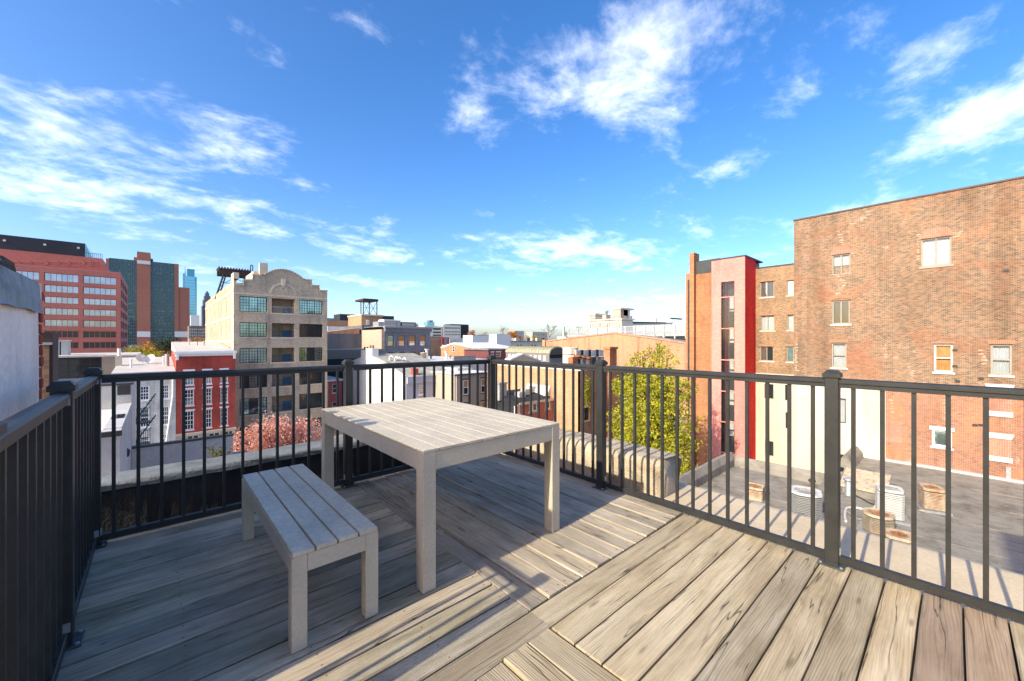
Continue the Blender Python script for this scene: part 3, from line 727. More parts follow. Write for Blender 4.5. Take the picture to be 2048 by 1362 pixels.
m_redp = brick('red_painted_brick', (.80,.055,.055), (.72,.045,.045), (.62,.035,.035), .215, .074, .012)
sw = RXr(XT, 1442, 563, 1469, 947)
facade(tower, 'x', XT, yt0+.002, yt1, GZ, ztop, [sw], m_pink, 'pink_wall', .3, .3)
MB().box(XT+.001, XS, yt0-.002, yt0+.25, GZ, ztop-.001).build('red_wall', m_redp, tower)
MB().box(XT+2.05, XS+2, yt0+.26, yt1-.02, GZ, ztop-.05).build('body', m_pink, tower)
MB().box(XT-.05, XS+2, yt0-.06, yt1, ztop, ztop+.12).build('roof_edge', m_frame_dk, tower)
nseg = 6; segz = [zX(1455, y, XT) for y in (563, 594, 657, 720, 783, 845, 907, 947)]
for a, b in zip(segz, segz[1:]):
    w = window(tower, 'x', XT, (sw[0]+.02, sw[1]-.02, b, a), m_frame_dk, g_clear, .05, 1, rec=.08)
    MB().box(XT+1.9, XT+2.0, sw[0], sw[1], b, a).build('stairwell_wall', m_mortar, w)
    fbox(MB(), 'x', XT, sw[0]+.05, (sw[0]+sw[1])/2+.05, .5, .62, b+.1, b+(a-b)*.55).build('stair_rail', m_frame_dk, w)
    fbox(MB(), 'x', XT, sw[0], sw[1], -.02, .07, b-.05, b+.05).build('pink_transom', m_pink, w)
    fbox(MB(), 'x', XT, (sw[0]+sw[1])/2+.42, sw[1]+.3, .34, .40, b+.02, a-.02).build('dark_backing', m_dark, w)  # dark sheet added behind the glass so this half reads dark
MB().box(XT+.36, XT+2.0, sw[0]-.06, sw[0]-.01, GZ, segz[0]).build('stairwell_side', m_mortar, tower)
pier = thing('brick_building', 'tall orange brick block with dark roof panel left of pink tower', 'building', (46, 19, GZ))
bk_or = brick('orange_pier_brick', (.43,.185,.085), (.34,.145,.07), (.40,.28,.18), .215, .074, .010, None, 0, .5, .3, .2)
XP = 43.0
MB().box(XP, XP+6, yt1+.03, yat(1392, XP), GZ, zX(1405, 547, XP)).build('wall', bk_or, pier)
MB().box(XP-.02, XP+6, yt1+.03, yat(1392, XP), zX(1405, 547, XP), zX(1405, 521, XP)).build('dark_cladding', M('dark_cladding', (.05,.055,.055), .5), pier)
MB().box(XP-.5, XP+.8, yat(1392, XP)+.002, yat(1383, XP), GZ, zX(1387, 507, XP)).build('chimney', bk_or, pier)
MB().box(XP-.1, XP+8, yat(1383, XP)+.003, yat(1372, XP), GZ, zX(1378, 547, XP)).build('side_wing', brick('darker_pier_brick', (.40,.17,.10), (.28,.12,.07), (.40,.30,.22), .215, .074, .01), pier)  # side wing in a darker copy of the pier brick
MB().tube((XT+1.2, yt1+.12, GZ), (XT+1.2, yt1+.12, ztop-.8), .13, 8).build('downpipe', m_frame_dk, pier)
MB().tube((XP-.12, yat(1378, XP), GZ), (XP-.12, yat(1378, XP), zX(1378, 560, XP)), .09, 8).build('downpipe', m_frame_dk, pier)

# ------------------------------------------------------------------ grey roof with its air conditioners
RZ = -6.2
roof = thing('flat_roof_building', 'low building with grey roll-roofed flat roof in front of brick wall', 'building', (24, 0, GZ))
yA_ = 4.3
MB().box(12, XW-.02, -9, yA_, GZ, RZ-.06).build('body', bk_low, roof)
MB().box(12, 27.5, yA_, 9.6, GZ, RZ-.55).build('body', bk_low, roof)
xx = 12.0; k = 0
while xx < XW-.05:
    x2 = min(xx+.98, XW-.03)
    o = MB().prism([(xx, -9, RZ-.06), (x2+.04, -9, RZ-.06), (x2+.04, -9, RZ-.012), (xx, -9, RZ+.006)], (0, 9+yA_, 0)).build('roofing_strip', m_greyroof, roof)
    if k % 3 != 1: MB().box(xx-.012, xx+.02, -9+(k*2.3) % 4, yA_-(k*1.7) % 3, RZ-.005, RZ+.010).build('tar_seam', m_cope, o)
    xx = x2; k += 1
for i in range(7):
    xs_ = 12+i*2.2
    MB().prism([(xs_, yA_+.01, RZ-.56), (xs_+2.24, yA_+.01, RZ-.56), (xs_+2.24, yA_+.01, RZ-.46), (xs_, yA_+.01, RZ-.44)], (0, 5.2, 0)).build('roofing_strip', m_greyroof, roof)
def roll(pts, r, name='roof_kerb'):
    mb = MB()
    for p, q in zip(pts, pts[1:]): mb.tube(p, q, r, 8, r)
    mb.build(name, m_greyroof, roof, smooth=True)
MB().box(XW-.25, XW-.005, -9, yA_, RZ, RZ+.12).build('pale_flashing', m_mortar, roof)
MB().prism([(30.2, yA_-.4, RZ), (30.2, yA_+.25, RZ), (30.2, yA_+.2, RZ+.55), (30.2, yA_-.05, RZ+.62), (30.2, yA_-.3, RZ+.3)], (3.75, 0, 0)).build('roof_kerb', m_greyroof, roof)
MB().prism([(14, yA_-.35, RZ-.5), (14, yA_+.3, RZ-.5), (14, yA_+.22, RZ+.28), (14, yA_-.1, RZ+.3), (14, yA_-.3, RZ+.05)], (13.3, 0, 0)).build('roof_kerb', m_greyroof, roof)
MB().prism([(14, 9.3, RZ-.6), (14, 9.9, RZ-.6), (14, 9.8, RZ+.3), (14, 9.5, RZ+.36), (14, 9.3, RZ)], (13.4, 0, 0)).build('roof_kerb', m_greyroof, roof)
MB().prism([(27.2, yA_, RZ-.55), (27.75, yA_, RZ-.55), (27.7, yA_, RZ+.1), (27.4, yA_, RZ+.16), (27.2, yA_, RZ-.1)], (0, 5.4, 0)).build('roof_kerb', m_greyroof, roof)
m_acgrey = M('grey_ac_casing', (.27,.26,.25), .5, .1, 6, 0, .4); m_acwhite = M('white_ac_casing', (.56,.54,.50), .5, .06, 5); m_actan = M('tan_ac_casing', (.50,.38,.26), .6, .15, 3, col2=(.34,.16,.07))
m_fin = M('ac_fins', (.30,.24,.17), .6, .25, 8)
def ac_unit(label, px, py, w, d, h, casing, topm, louv, z=RZ, rot=0, round_=0.0, base=True):
    w, d, h, round_ = w*.88, d*.88, h*.9, round_*.88
    x, y = FZ(px, py, z); t = thing('air_conditioner', label, 'air conditioner', (x, y, z), 'rooftop air conditioners')
    def octo(ww, dd, c): return [(-ww/2+c, -dd/2), (ww/2-c, -dd/2), (ww/2, -dd/2+c), (ww/2, dd/2-c), (ww/2-c, dd/2), (-ww/2+c, dd/2), (-ww/2, dd/2-c), (-ww/2, -dd/2+c)]
    c, s = math.cos(rot), math.sin(rot); tr = lambda p, zz: (x+p[0]*c-p[1]*s, y+p[0]*s+p[1]*c, z+zz)
    cc = round_ if round_ else .03
    if base: MB().prism([tr(p, .0) for p in octo(w+.3, d+.3, .02)], (0, 0, .09)).build('base_slab', m_galv if not base == 'c' else m_conc, t)
    bz = .1 if base else 0
    MB().prism([tr(p, bz) for p in octo(w-.06, d-.06, cc)], (0, 0, h-.42)).build('casing', louv, t)
    n = int(h/.075)
    for i in range(n): 
        zz = bz+.03+(h-.16)*i/n
        MB().prism([tr(p, zz) for p in octo(w, d, cc)], (0, 0, (h-.16)/n*.55)).build('louvre', casing, t)
    # top rim with fan opening
    mb = MB(); n = 24; ro = octo(w, d, cc); zt = bz+h-.1
    ring = []
    for i in range(n):
        a = 2*math.pi*i/n; dx, dy = math.cos(a), math.sin(a); sc = min(w/2/abs(dx) if abs(dx) > 1e-6 else 9, d/2/abs(dy) if abs(dy) > 1e-6 else 9, (w/2+d/2-cc)/(abs(dx)+abs(dy)))
        ring.append(((dx*sc, dy*sc), (dx*min(w, d)*.38, dy*min(w, d)*.38)))
    for i in range(n):
        (o1, i1), (o2, i2) = ring[i], ring[(i+1) % n]
        mb.poly(tr(o1, zt), tr(o2, zt), tr(o2, zt+.1), tr(o1, zt+.1)); mb.poly(tr(o1, zt+.1), tr(o2, zt+.1), tr(i2, zt+.08), tr(i1, zt+.08)); mb.poly(tr(i1, zt+.08), tr(i2, zt+.08), tr(i2, zt-.3), tr(i1, zt-.3))
    mb.build('top_rim', topm, t)
    fm = MB().lathe(tr((0, 0), zt-.1), [(.07, -.05), (.07, .04), (.03, .06)], 10)
    for k in range(4):
        a = k*math.pi/2+.4; q = min(w, d)*.35
        fm.poly(tr((math.cos(a)*.06, math.sin(a)*.06), zt-.1), tr((math.cos(a)*q, math.sin(a)*q), zt-.13), tr((math.cos(a+.7)*q, math.sin(a+.7)*q), zt-.07), tr((math.cos(a+.7)*.06, math.sin(a+.7)*.06), zt-.07))
    fm.build('fan', m_rust if topm is m_actan else m_dark, t)
    gm = MB()
    for k in range(1, 5): 
        q = min(w, d)*.38*k/5
        gm.path([tr((q*math.cos(j*.524), q*math.sin(j*.524)), zt+.085) for j in range(13)], .008, 4)
    for k in range(6): a = k*math.pi/3; q = min(w, d)*.38; gm.tube(tr((0, 0), zt+.09), tr((q*math.cos(a), q*math.sin(a)), zt+.09), .008, 4)
    gm.build('fan_guard', m_rust if topm is m_actan else m_acgrey, t)
    return t
ac_unit('dark grey louvred air conditioner with white rim on the grey roof', 1612, 1034, 1.20, 1.20, 1.15, m_acgrey, m_acwhite, m_dark, RZ, .25, .25)
ac_unit('tall white louvred air conditioner standing on a pale slab', 1779, 1036, .95, .95, 1.32, m_acwhite, m_acwhite, m_acgrey, RZ, .2, .10)
ac_unit('rust-streaked tan air conditioner nearest the brick wall', 1863, 1018, 1.05, .80, 1.0, m_actan, m_actan, m_fin, RZ, .3, .04)
ac_unit('round brown air conditioner with orange rusty open top', 1757, 1066, 1.05, 1.05, .78, m_fin, m_actan, m_rust, RZ, 0, .30)
ac_unit('flat rusty air conditioner tray low beside the cream ledge', 1798, 1090, 1.0, .8, .35, m_actan, m_actan, m_rust, RZ, .1, .05)
ac_unit('rusty topped cream air conditioner at the left end of grey roof', 1510, 1000, .95, .85, .7, m_actan, m_actan, m_actan, RZ-.5, .15, .05)
def vent(label, px, py, h, r, mat, z=RZ):
    x, y = FZ(px, py, z); t = thing('vent_pipe', label, 'vent pipe', (x, y, z), 'vent pipes on the grey roof')
    MB().lathe((x, y, z), [(r*1.7, 0), (r*1.1, .12), (r, .14), (r, h)], 12).build('pipe', mat, t, True)
    MB().lathe((x, y, z+h), [(r*.9, -.05), (r*1.7, .02), (r*1.7, .07), (r*.4, .16)], 12).build('cap', m_frame_dk if mat is m_rust else m_galv, t, True)
vent('silver capped vent pipe rising from the grey roof by the hatch', 1697, 992, .75, .12, m_galv)
vent('rust brown vent pipe standing behind the dark grey air conditioner', 1624, 990, .65, .09, m_rust)
vent('short rusty vent stub beside the railing post on grey roof', 1636, 1000, .3, .08, m_rust)
x, y = FZ(1722, 985, RZ); h = thing('roof_hatch', 'grey tilted roof hatch beside the silver vent pipe', 'hatch', (x, y, RZ))
MB().prism([(x-.8, y-.9, RZ), (x+.9, y-.9, RZ), (x+.9, y-.9, RZ+.75), (x-.8, y-.9, RZ+.35)], (0, 1.5, 0)).build('kerb', m_greyroof, h)
MB().prism([(x-.9, y-1, RZ+.36), (x+1, y-1, RZ+.80), (x+1, y-1, RZ+.88), (x-.9, y-1, RZ+.44)], (0, 1.7, 0)).build('lid', m_stucco_par, h)
def cable(label, pts, r, mat):
    q = [(*FZ(px, py, RZ), RZ+.05+dz) for px, py, dz in pts]
    b = q[0]; t = MB()
    sm = []
    for i in range(len(q)-1):
        p0 = Vector(q[max(0, i-1)]); p1 = Vector(q[i]); p2 = Vector(q[i+1]); p3 = Vector(q[min(len(q)-1, i+2)])
        for k in range(5):
            s_ = k/5; sm.append(.5*((2*p1)+(p2-p0)*s_+(2*p0-5*p1+4*p2-p3)*s_*s_+(3*p1-p0-3*p2+p3)*s_**3))
    sm.append(Vector(q[-1])); t.path(sm, r, 6)
    o = t.build('cable', mat); tag(o, label, 'cable', 'cables on the grey roof')
cable('white insulated pipe curling from tall white unit across the roof', [(1752, 1000, .5), (1752, 1018, .1), (1735, 1022, 0), (1715, 1018, 0), (1695, 1018, 0), (1690, 1030, 0), (1692, 1045, 0)], .05, m_acwhite)
cable('pale hose looping between vent pipe and the round rusty unit', [(1690, 1022, 0), (1703, 1032, 0), (1718, 1041, 0), (1735, 1042, .05)], .045, m_galv)
cable('thin dark cable running from roof hatch to tall white unit', [(1706, 990, 0), (1725, 1000, 0), (1745, 1010, 0), (1757, 1012, .1)], .025, m_frame_dk)
cable('brown pipe trailing left from the tan rusty unit', [(1884, 1005, .4), (1880, 1018, 0), (1862, 1024, 0), (1838, 1023, 0)], .04, m_actan)

# ================================================================== kit for the city beyond
def boxY(name, label, Y, x0, x1, ytop, depth, mat, roofm, holes=(), zb=GZ, cat='building', rim=.0, xr=None, group=None):
    """block whose front faces the viewer's left-hand street (-Y); pixel columns x0..x1, roof line at ytop"""
    X0, X1 = xat(x0, Y), xat(x1, Y); zt = zY(xr or (x0+x1)/2, ytop, Y)
    t = thing(name, label, cat, ((X0+X1)/2, Y, zb), group)
    facade(t, 'y', Y, X0, X1, zb, zt, list(holes), mat)
    MB().box(X0, X1, Y+.3, Y+depth, zb, zt-.06).build('body', mat, t)
    MB().box(X0-rim, X1+rim, Y-rim, Y+depth, zt, zt+.1+rim*.5).build('roof', roofm, t)
    return t, X0, X1, zt
def boxX(name, label, X, x0, x1, ytop, depth, mat, roofm, holes=(), zb=GZ, cat='building', rim=0.0, xr=None, group=None):
    """block whose sunny side (-X) is seen between pixel columns x0 (far) and x1 (near)"""
    Y1, Y0 = yat(x0, X), yat(x1, X); zt = zX(xr or (x0+x1)/2, ytop, X)
    t = thing(name, label, cat, (X, (Y0+Y1)/2, zb), group)
    facade(t, 'x', X, Y0, Y1, zb, zt, list(holes), mat)
    MB().box(X+.3, X+depth, Y0, Y1, zb, zt-.06).build('body', mat, t)
    MB().box(X-rim, X+depth, Y0-rim, Y1+rim, zt, zt+.1+rim*.5).build('roof', roofm, t)
    return t, Y0, Y1, zt

# ------------------------------------------------------------------ loft building with curved gable
YL = 70.0
m_loft = brick('buff_loft_brick', (.45,.375,.285), (.35,.285,.215), (.42,.36,.28), .215, .08, .010, None, 0, .5, .25, .25)
m_loft_side = brick('pale_loft_side', (.48,.31,.20), (.54,.39,.28), (.54,.44,.34), .215, .08, .012, None, 0, .5, .3, .4)
m_stone = M('buff_stone', (.52,.45,.355), .85, .12, 1.2)
m_cream_side = M('cream_render', (.58,.47,.35), .9, .08, .5)
m_bluedoor = M('blue_door', (.06,.17,.30), .5, .15, 2)
m_steel = M('dark_steel_frame', (.022,.030,.034), .5, .2, 3)
loft = thing('loft_building', 'buff brick loft block with stepped curved gable and big steel windows', 'building', (xat(560, YL), YL, GZ))
LX0, LX1 = xat(468, YL), xat(654.5, YL)
rows = [(593.5, 624), (645, 674), (696, 726), (745, 776), (796, 829), (851, 872)]
colsL, colsM, colsR = (479.3, 534.3), (543.6, 589.4), (598.6, 645.4)
zr = [(zY(507, b, YL), zY(507, t, YL)) for t, b in rows]
holes = []
for z0, z1 in zr:
    for c in (colsL, colsM, colsR): holes.append((xat(c[0], YL), xat(c[1], YL), z0, z1))
zpar = zY(468, 569, YL)
facade(loft, 'y', YL, LX0, LX1, GZ, zpar, holes, m_loft, 'wall', .35, .4)
for k, h in enumerate(holes):
    c = k % 3; r_ = k//3
    if c == 1:   # recessed balcony
        bx = thing  # parts only
        u0, u1, z0, z1 = h; d = 2.2
        mb = MB(); q = lambda u, dd, z: (u, YL+dd, z)
        mb.poly(q(u0,.34,z0), q(u0,.34,z1), q(u0,d,z1), q(u0,d,z0)); mb.poly(q(u1,.34,z0), q(u1,.34,z1), q(u1,d,z1), q(u1,d,z0))
        mb.poly(q(u0,.34,z1), q(u1,.34,z1), q(u1,d,z1), q(u0,d,z1)); mb.poly(q(u0,.34,z0), q(u1,.34,z0), q(u1,d,z0), q(u0,d,z0)); mb.poly(q(u0,d,z0), q(u1,d,z0), q(u1,d,z1), q(u0,d,z1))
        b = mb.build('balcony', m_loft, loft)
        dw = (u1-u0)*.34
        MB().box(u1-dw-.15, u1-.12, YL+d-.12, YL+d-.03, z0+.01, z0+(z1-z0)*.52).build('door', m_bluedoor, b)
        rm = MB().box(u0+.02, u1-.02, YL+.12, YL+.17, z0+.95, z0+1.0)
        for i in range(18): rm.box(u0+.05+(u1-u0-.1)*i/17-.012, u0+.05+(u1-u0-.1)*i/17+.012, YL+.13, YL+.16, z0, z0+.95)
        rm.build('balcony_railing', m_stone if r_ == 0 else m_steel, b)
        MB().box(u0-.15, u1+.15, YL-.07, YL+.05, z0-.22, z0-.003).build('balcony_sill', m_stone, b)
    else:
        gl = g_teal if (r_ == 0 or (c == 0 and r_ < 3)) else [g_dark, g_teal, g_dark] if r_ % 2 else [g_teal, g_dark, g_teal]
        if c == 2 and r_ in (1, 3, 4): gl = g_dark
        window(loft, 'y', YL, h, m_steel, gl, .10, 3, 3, 5, .045, .22, sill=m_stone, proud=.08)
MB().box(LX0+.02, LX1-.02, YL+2.3, YL+46, GZ, zpar-.3).build('body', m_loft, loft)
MB().box(LX0, LX1, YL+.42, YL+2.29, zr[0][1]+.05, zpar-.3).build('attic_body', m_loft, loft)
MB().box(LX0+.4, LX1-.4, YL+.5, YL+46, zpar-.3, zpar-.25).build('roof', m_roofgrey, loft)
for z0, z1 in zr[:1]:
    MB().box(LX0, LX1, YL-.05, YL-.003, z1+.25, z1+.5).build('stone_band', m_stone, loft)
for z0, z1 in zr:   # pilaster-like corner strips
    pass
# stepped gable with arched crown
prof_px = [(468.4, 570), (487, 571), (487.5, 561), (505, 561), (505.5, 550), (524.5, 552)]
cx, cy0 = 563.5, 540.2
arc = []
for i in range(15):
    t = i/14; px = 526+(608-526)*t; py = 552+8*t-(1-(2*t-1)**2)*15.5
    arc.append((px, py))
prof_px += arc + [(608.5, 560), (623.5, 561.5), (624, 572), (638.5, 572.5), (639, 582), (654.4, 582.5)]
pts = []
for px, py in prof_px: x, z = FY(px, py, YL); pts.append((x, z))
zb_ = zpar-.002
def gable(y, th, grow, mat, name):
    P = [(LX0, YL+y, zb_)] + [(x, YL+y, max(z, zb_)+grow) for x, z in pts] + [(LX1, YL+y, zb_)]
    return MB().prism(P, (0, th, 0)).build(name, mat, loft)
gable(.0, .55, 0, m_loft, 'gable')
cop = MB()
for (xa, za), (xb, zb2) in zip(pts, pts[1:]):
    if abs(xa-xb) > .02:
        za, zb2 = max(za, zb_), max(zb2, zb_)
        cop.prism([(xa-.06, YL-.12, za+.003), (xb+.06, YL-.12, zb2+.003), (xb+.06, YL-.12, zb2+.2), (xa-.06, YL-.12, za+.2)], (0, .8, 0))
cop.build('gable_coping', m_stone, loft)
# blind arch over the top balcony, round vent and keystone
xc, zc_ = FY(567, 588, YL); ra = (xat(589.4, YL)-xat(543.6, YL))/2
ring = MB(); n = 18
for i in range(n):
    a, b = math.pi*i/n, math.pi*(i+1)/n
    f = lambda ang, r: (xc+r*math.cos(ang), YL-.08, zc_+r*math.sin(ang)*.92)
    ring.prism([f(a, ra), f(b, ra), f(b, ra+.28), f(a, ra+.28)], (0, .07, 0))
ring.build('blind_arch', m_stone, loft)
MB().prism([(xc-.18, YL-.2, zc_+ra*.92-.25), (xc+.18, YL-.2, zc_+ra*.92-.25), (xc+.32, YL-.2, zc_+ra*.92+.9), (xc-.32, YL-.2, zc_+ra*.92+.9)], (0, .19, 0)).build('keystone', m_stone, loft)
vm = MB()
for i in range(16):
    a, b = 2*math.pi*i/16, 2*math.pi*(i+1)/16; f = lambda ang, r: (xc+r*math.cos(ang), YL-.06, zc_+.75+r*math.sin(ang))
    vm.prism([f(a, .28), f(b, .28), f(b, .45), f(a, .45)], (0, .055, 0))
vm.build('round_vent', m_stone, loft)
# long sunny side
zs_top = zX(440, 598, LX0)
SX = LX0-.004
side_rows = [((598, 641.5)), ((652.5, 674))]
yN, yF = YL+.6, yat(411, SX)
sw = []
zrow = [(zr[0][0]+.0, zr[0][1]), (zr[1][0], zr[1][1])]
for i in range(6):
    yy = yN+3+i*(yF-yN-6)/6
    for z0, z1 in zrow: sw.append((yy, yy+(yF-yN-6)/6*.72, z0, z1))
zst = zr[0][1]+2.2
facade(loft, 'x', SX, YL+.002, yF, zr[2][0]-2, zst, sw, m_loft_side, 'side_wall', .3, .3)
MB().box(SX+.35, SX+6, YL+3, yF, zpar-.4, zst-.02).build('side_parapet', m_loft_side, loft)
for r in sw: window(loft, 'x', SX, r, m_steel, g_dark, .1, 1, 2, 5, .05, .2, sill=m_stone)
for z in (zr[0][0]-.9, zr[1][0]-.9, zr[0][1]+.5): MB().box(SX-.06, SX-.003, YL, yF, z, z+.45).build('stone_band', m_cream_side, loft)
MB().box(SX-.05, SX-.002, YL+.0, YL+2.6, GZ, zst+.3).build('corner_pier', m_cream_side, loft)
MB().box(SX-.05, SX+.6, YL-.002, YL+2.6, zst+.3, zst+.3+.9).build('corner_pier_top', m_cream_side, loft)
# roof bulkhead and chimney
x0, z0 = FY(503, 560, YL+12); x1 = xat(540, YL+12)
MB().box(x0, x1, YL+10, YL+18, zpar-.3, zY(520, 543, YL+10)).build('roof_bulkhead', m_cream_side, loft)
MB().box(xat(517.5, YL+10), xat(534, YL+10), YL+9.2, YL+9.98, zpar, zY(525, 527, YL+10)).build('chimney', m_stone, loft)
# sign gantry on the roof
sg = thing('sign_gantry', 'rusty black steel sign gantry standing on the loft roof', 'gantry', (xat(465, YL+24), YL+24, zpar-.2))
YG = YL+24
def pY(px, py, Y): x, z = FY(px, py, Y); return (x, Y, z)
for dy in (0, 3.5):
    t_ = MB()
    a, b = pY(430.6, 598, YG+dy), pY(449.7, 541, YG+dy); a2, b2 = pY(436.5, 598, YG+dy), pY(453.5, 545, YG+dy)
    t_.tube(a, b, .16, 6).tube(a2, b2, .13, 6)
    for i in range(7): t_.tube(Vector(a).lerp(Vector(b), i/7), Vector(a2).lerp(Vector(b2), (i+.6)/7), .06, 5)
    t_.build('leg', m_steel, sg)
    t_ = MB(); t_.tube(pY(497, 566, YG+dy), pY(492.6, 545, YG+dy), .14, 6).tube(pY(490, 566, YG+dy), pY(487, 545, YG+dy), .14, 6); t_.build('leg', m_steel, sg)
t_ = MB()
a, b = pY(438, 538.5, YG), pY(501, 542, YG)
for dy in (0, 3.5): t_.box(a[0], b[0], YG+dy-.15, YG+dy+.15, a[2]-.9, a[2]+.05); 
t_.box(a[0], b[0], YG-.3, YG+3.8, a[2]-.02, a[2]+.25)
for i in range(12): x = a[0]+(b[0]-a[0])*i/11; t_.box(x-.08, x+.08, YG-.5, YG+4, a[2]+.25, a[2]+.5)
t_.build('platform', M('rusty_black_steel', (.055,.035,.03), .7, .5, 3), sg)
t_ = MB(); t_.tube(pY(449, 566, YG), pY(489, 545, YG), .05, 5).tube(pY(449, 545, YG), pY(490, 566, YG), .05, 5).tube(pY(447, 566, YG+3.5), pY(490, 567, YG+3.5), .06, 5); t_.build('brace', m_steel, sg)
MB().path([pY(501, 556, YG), pY(501, 532, YG), pY(503, 529.5, YG), pY(505.5, 532, YG), pY(505.5, 556, YG)], .09, 6).build('ladder_hoop', m_steel, sg)

# ------------------------------------------------------------------ row houses left of the loft
YR = 66.0
m_redhouse = brick('red_house_brick', (.40,.075,.055), (.34,.06,.045), (.38,.11,.085), .215, .075, .008, None, 0, .5, .3, .12)
cols = [(368, 388), (406, 423.5), (441, 456)]
rws = [(741, 768.5), (777, 809), (819.5, 856.5)]
hs = gridY(YR, cols, rws, 405)
red = thing('row_house', 'red brick row house with white cornice and white sash windows', 'house', (xat(410, YR), YR, GZ))
RX0, RX1 = xat(352, YR), xat(470.5, YR); rzt = zY(410, 707, YR); rzb = zY(410, 864, YR)
facade(red, 'y', YR, RX0, RX1, rzb, rzt, hs, m_redhouse, 'wall', .25, .3)
for r in hs: window(red, 'y', YR, r, m_white_trim, g_dark if r[2] < -8 else [g_teal, g_dark], .10, 2, 3, 2, .05, .12, m_white_trim, m_white_trim, vert=True, proud=.09)
bh = gridY(YR, [(374, 398), (417, 440), (449, 466)], [(868, 890)], 405)
facade(red, 'y', YR-.05, RX0, RX1, GZ, rzb-.003, bh, m_stone, 'shopfront_wall', .3, .3)
for r in bh: window(red, 'y', YR-.05, r, m_white_trim, g_dark, .1, 2, 1, 1, .05, .15)
MB().box(RX0-.1, RX1+.1, YR-.35, YR+.2, rzb-.15, rzb+.15).build('band_course', m_stone, red)
MB().box(RX0, RX1, YR+.3, YR+22, GZ, rzt).build('body', m_redhouse, red)
c = MB().box(RX0-.2, RX1+.15, YR-.5, YR+.2, rzt, rzt+.32).box(RX0-.1, RX1+.05, YR-.3, YR+.2, rzt-.3, rzt)
for x in (RX0+.0, RX1-.25): c.box(x, x+.25, YR-.55, YR-.05, rzt-.75, rzt+.05)
c.build('cornice', m_white_trim, red)
MB().prism([(RX0, YR+.2, rzt+.3), (RX0, YR+22, rzt+1.5), (RX0, YR+22, rzt+.1), (RX0, YR+.2, rzt+.1)], (RX1-RX0, 0, 0)).build('roof', m_rooflight, red)
bk = MB().box(xat(420, YR+9), xat(464, YR+9), YR+8, YR+13, rzt+.5, zY(440, 696, YR+9)); bk.build('roof_bulkhead', m_white, red)
MB().box(xat(424, YR+8), xat(462, YR+8), YR+7.9, YR+7.99, rzt+.7, zY(440, 699, YR+8)).build('bulkhead_panel', M('lavender_panel', (.42,.43,.50), .6), red)
wh = thing('row_house', 'off-white painted row house with small-paned windows left of red house', 'house', (xat(300, YR), YR, GZ))
WX0, WX1 = xat(222, YR), xat(351.5, YR); wzt = zY(290, 744, YR)
m_offwhite = brick('offwhite_painted_brick', (.62,.61,.57), (.58,.57,.53), (.56,.55,.51), .215, .075, .010, None, 0, .5, .4, 0)
hw = gridY(YR, [(279, 299), (323, 338.5)], [(771, 800), (815, 853.5), (872, 889)], 300)
facade(wh, 'y', YR, WX0, WX1, GZ, wzt, hw, m_offwhite, 'wall', .22, .3)
for i, r in enumerate(hw): window(wh, 'y', YR, r, m_white_trim, [g_dark, g_teal] if i == 2 else g_dark, .13, 2, 3, 2, .055, .1, m_white_trim, None, vert=True, proud=.09)
MB().box(WX0, WX1, YR+.3, YR+20, GZ, wzt-.1).build('body', m_offwhite, wh)
MB().prism([(WX0, YR-.1, wzt), (WX0, YR+20, wzt+1.2), (WX0, YR+20, wzt-.1), (WX0, YR-.1, wzt-.12)], (WX1-WX0-.02, 0, 0)).build('roof', m_rooflight, wh)
dp = MB(); xd = xat(351, YR)-.25; dp.tube((xd, YR-.15, wzt-.2), (xd, YR-.15, wzt-3), .1, 8).tube((xd, YR-.15, wzt-3), (xd-.9, YR-.15, GZ), .1, 8); dp.build('downpipe', m_white_trim, wh)
cm_ = MB().box(xat(230, YR+8), xat(243, YR+8), YR+8, YR+9.2, wzt, zY(236, 712, YR+8)); cm_.build('chimney', m_stone, wh)
MB().tube((xat(238, YR+8.5), YR+8.6, zY(236, 712, YR+8)), (xat(238, YR+8.5), YR+8.6, zY(238, 697, YR+8.5)), .18, 8).build('chimney_flue', m_white, wh)
vx = MB().tube((xat(334, YR+6), YR+6, wzt), (xat(334, YR+6), YR+6, zY(334, 708, YR+6)), .25, 10); vx.build('roof_vent', m_galv, wh)
sd_ = thing('satellite_dish', 'white satellite dishes on a dark stand between yellow trees', 'satellite dish', (xat(292, YR+10), YR+10, wzt+.6))
X_, Z_ = FY(291, 728, YR+10)
MB().box(X_-.9, X_+.9, YR+9.4, YR+10.6, wzt+.4, Z_).build('stand', m_grey_zinc, sd_)
for (dx, dz, tx) in ((-.45, .9, .6), (.45, .75, -.6)):
    d = MB(); n = 14
    ctr = Vector((X_+dx, YR+10, Z_+dz)); nrm = Vector((tx, -.9, .5)).normalized(); a_ = nrm.orthogonal().normalized(); b_ = nrm.cross(a_)
    prev = None
    for k, (rr_, h_) in enumerate(((.05, -.18), (.35, -.12), (.62, .0), (.66, .0), (.36, -.16))):
        cur = [len(d.v)+i for i in range(n)]
        for i in range(n): t = 2*math.pi*i/n; d.v.append(tuple(ctr+a_*rr_*math.cos(t)+b_*rr_*math.sin(t)+nrm*h_))
        if prev: 
            for i in range(n): d.f.append((prev[i], prev[(i+1) % n], cur[(i+1) % n], cur[i]))
        prev = cur
    d.tube(ctr-nrm*.15, (X_+dx*.6, YR+10, Z_), .08, 6).tube(ctr-nrm*.1, ctr+nrm*.55, .03, 5)
    d.build('dish', m_white, sd_)

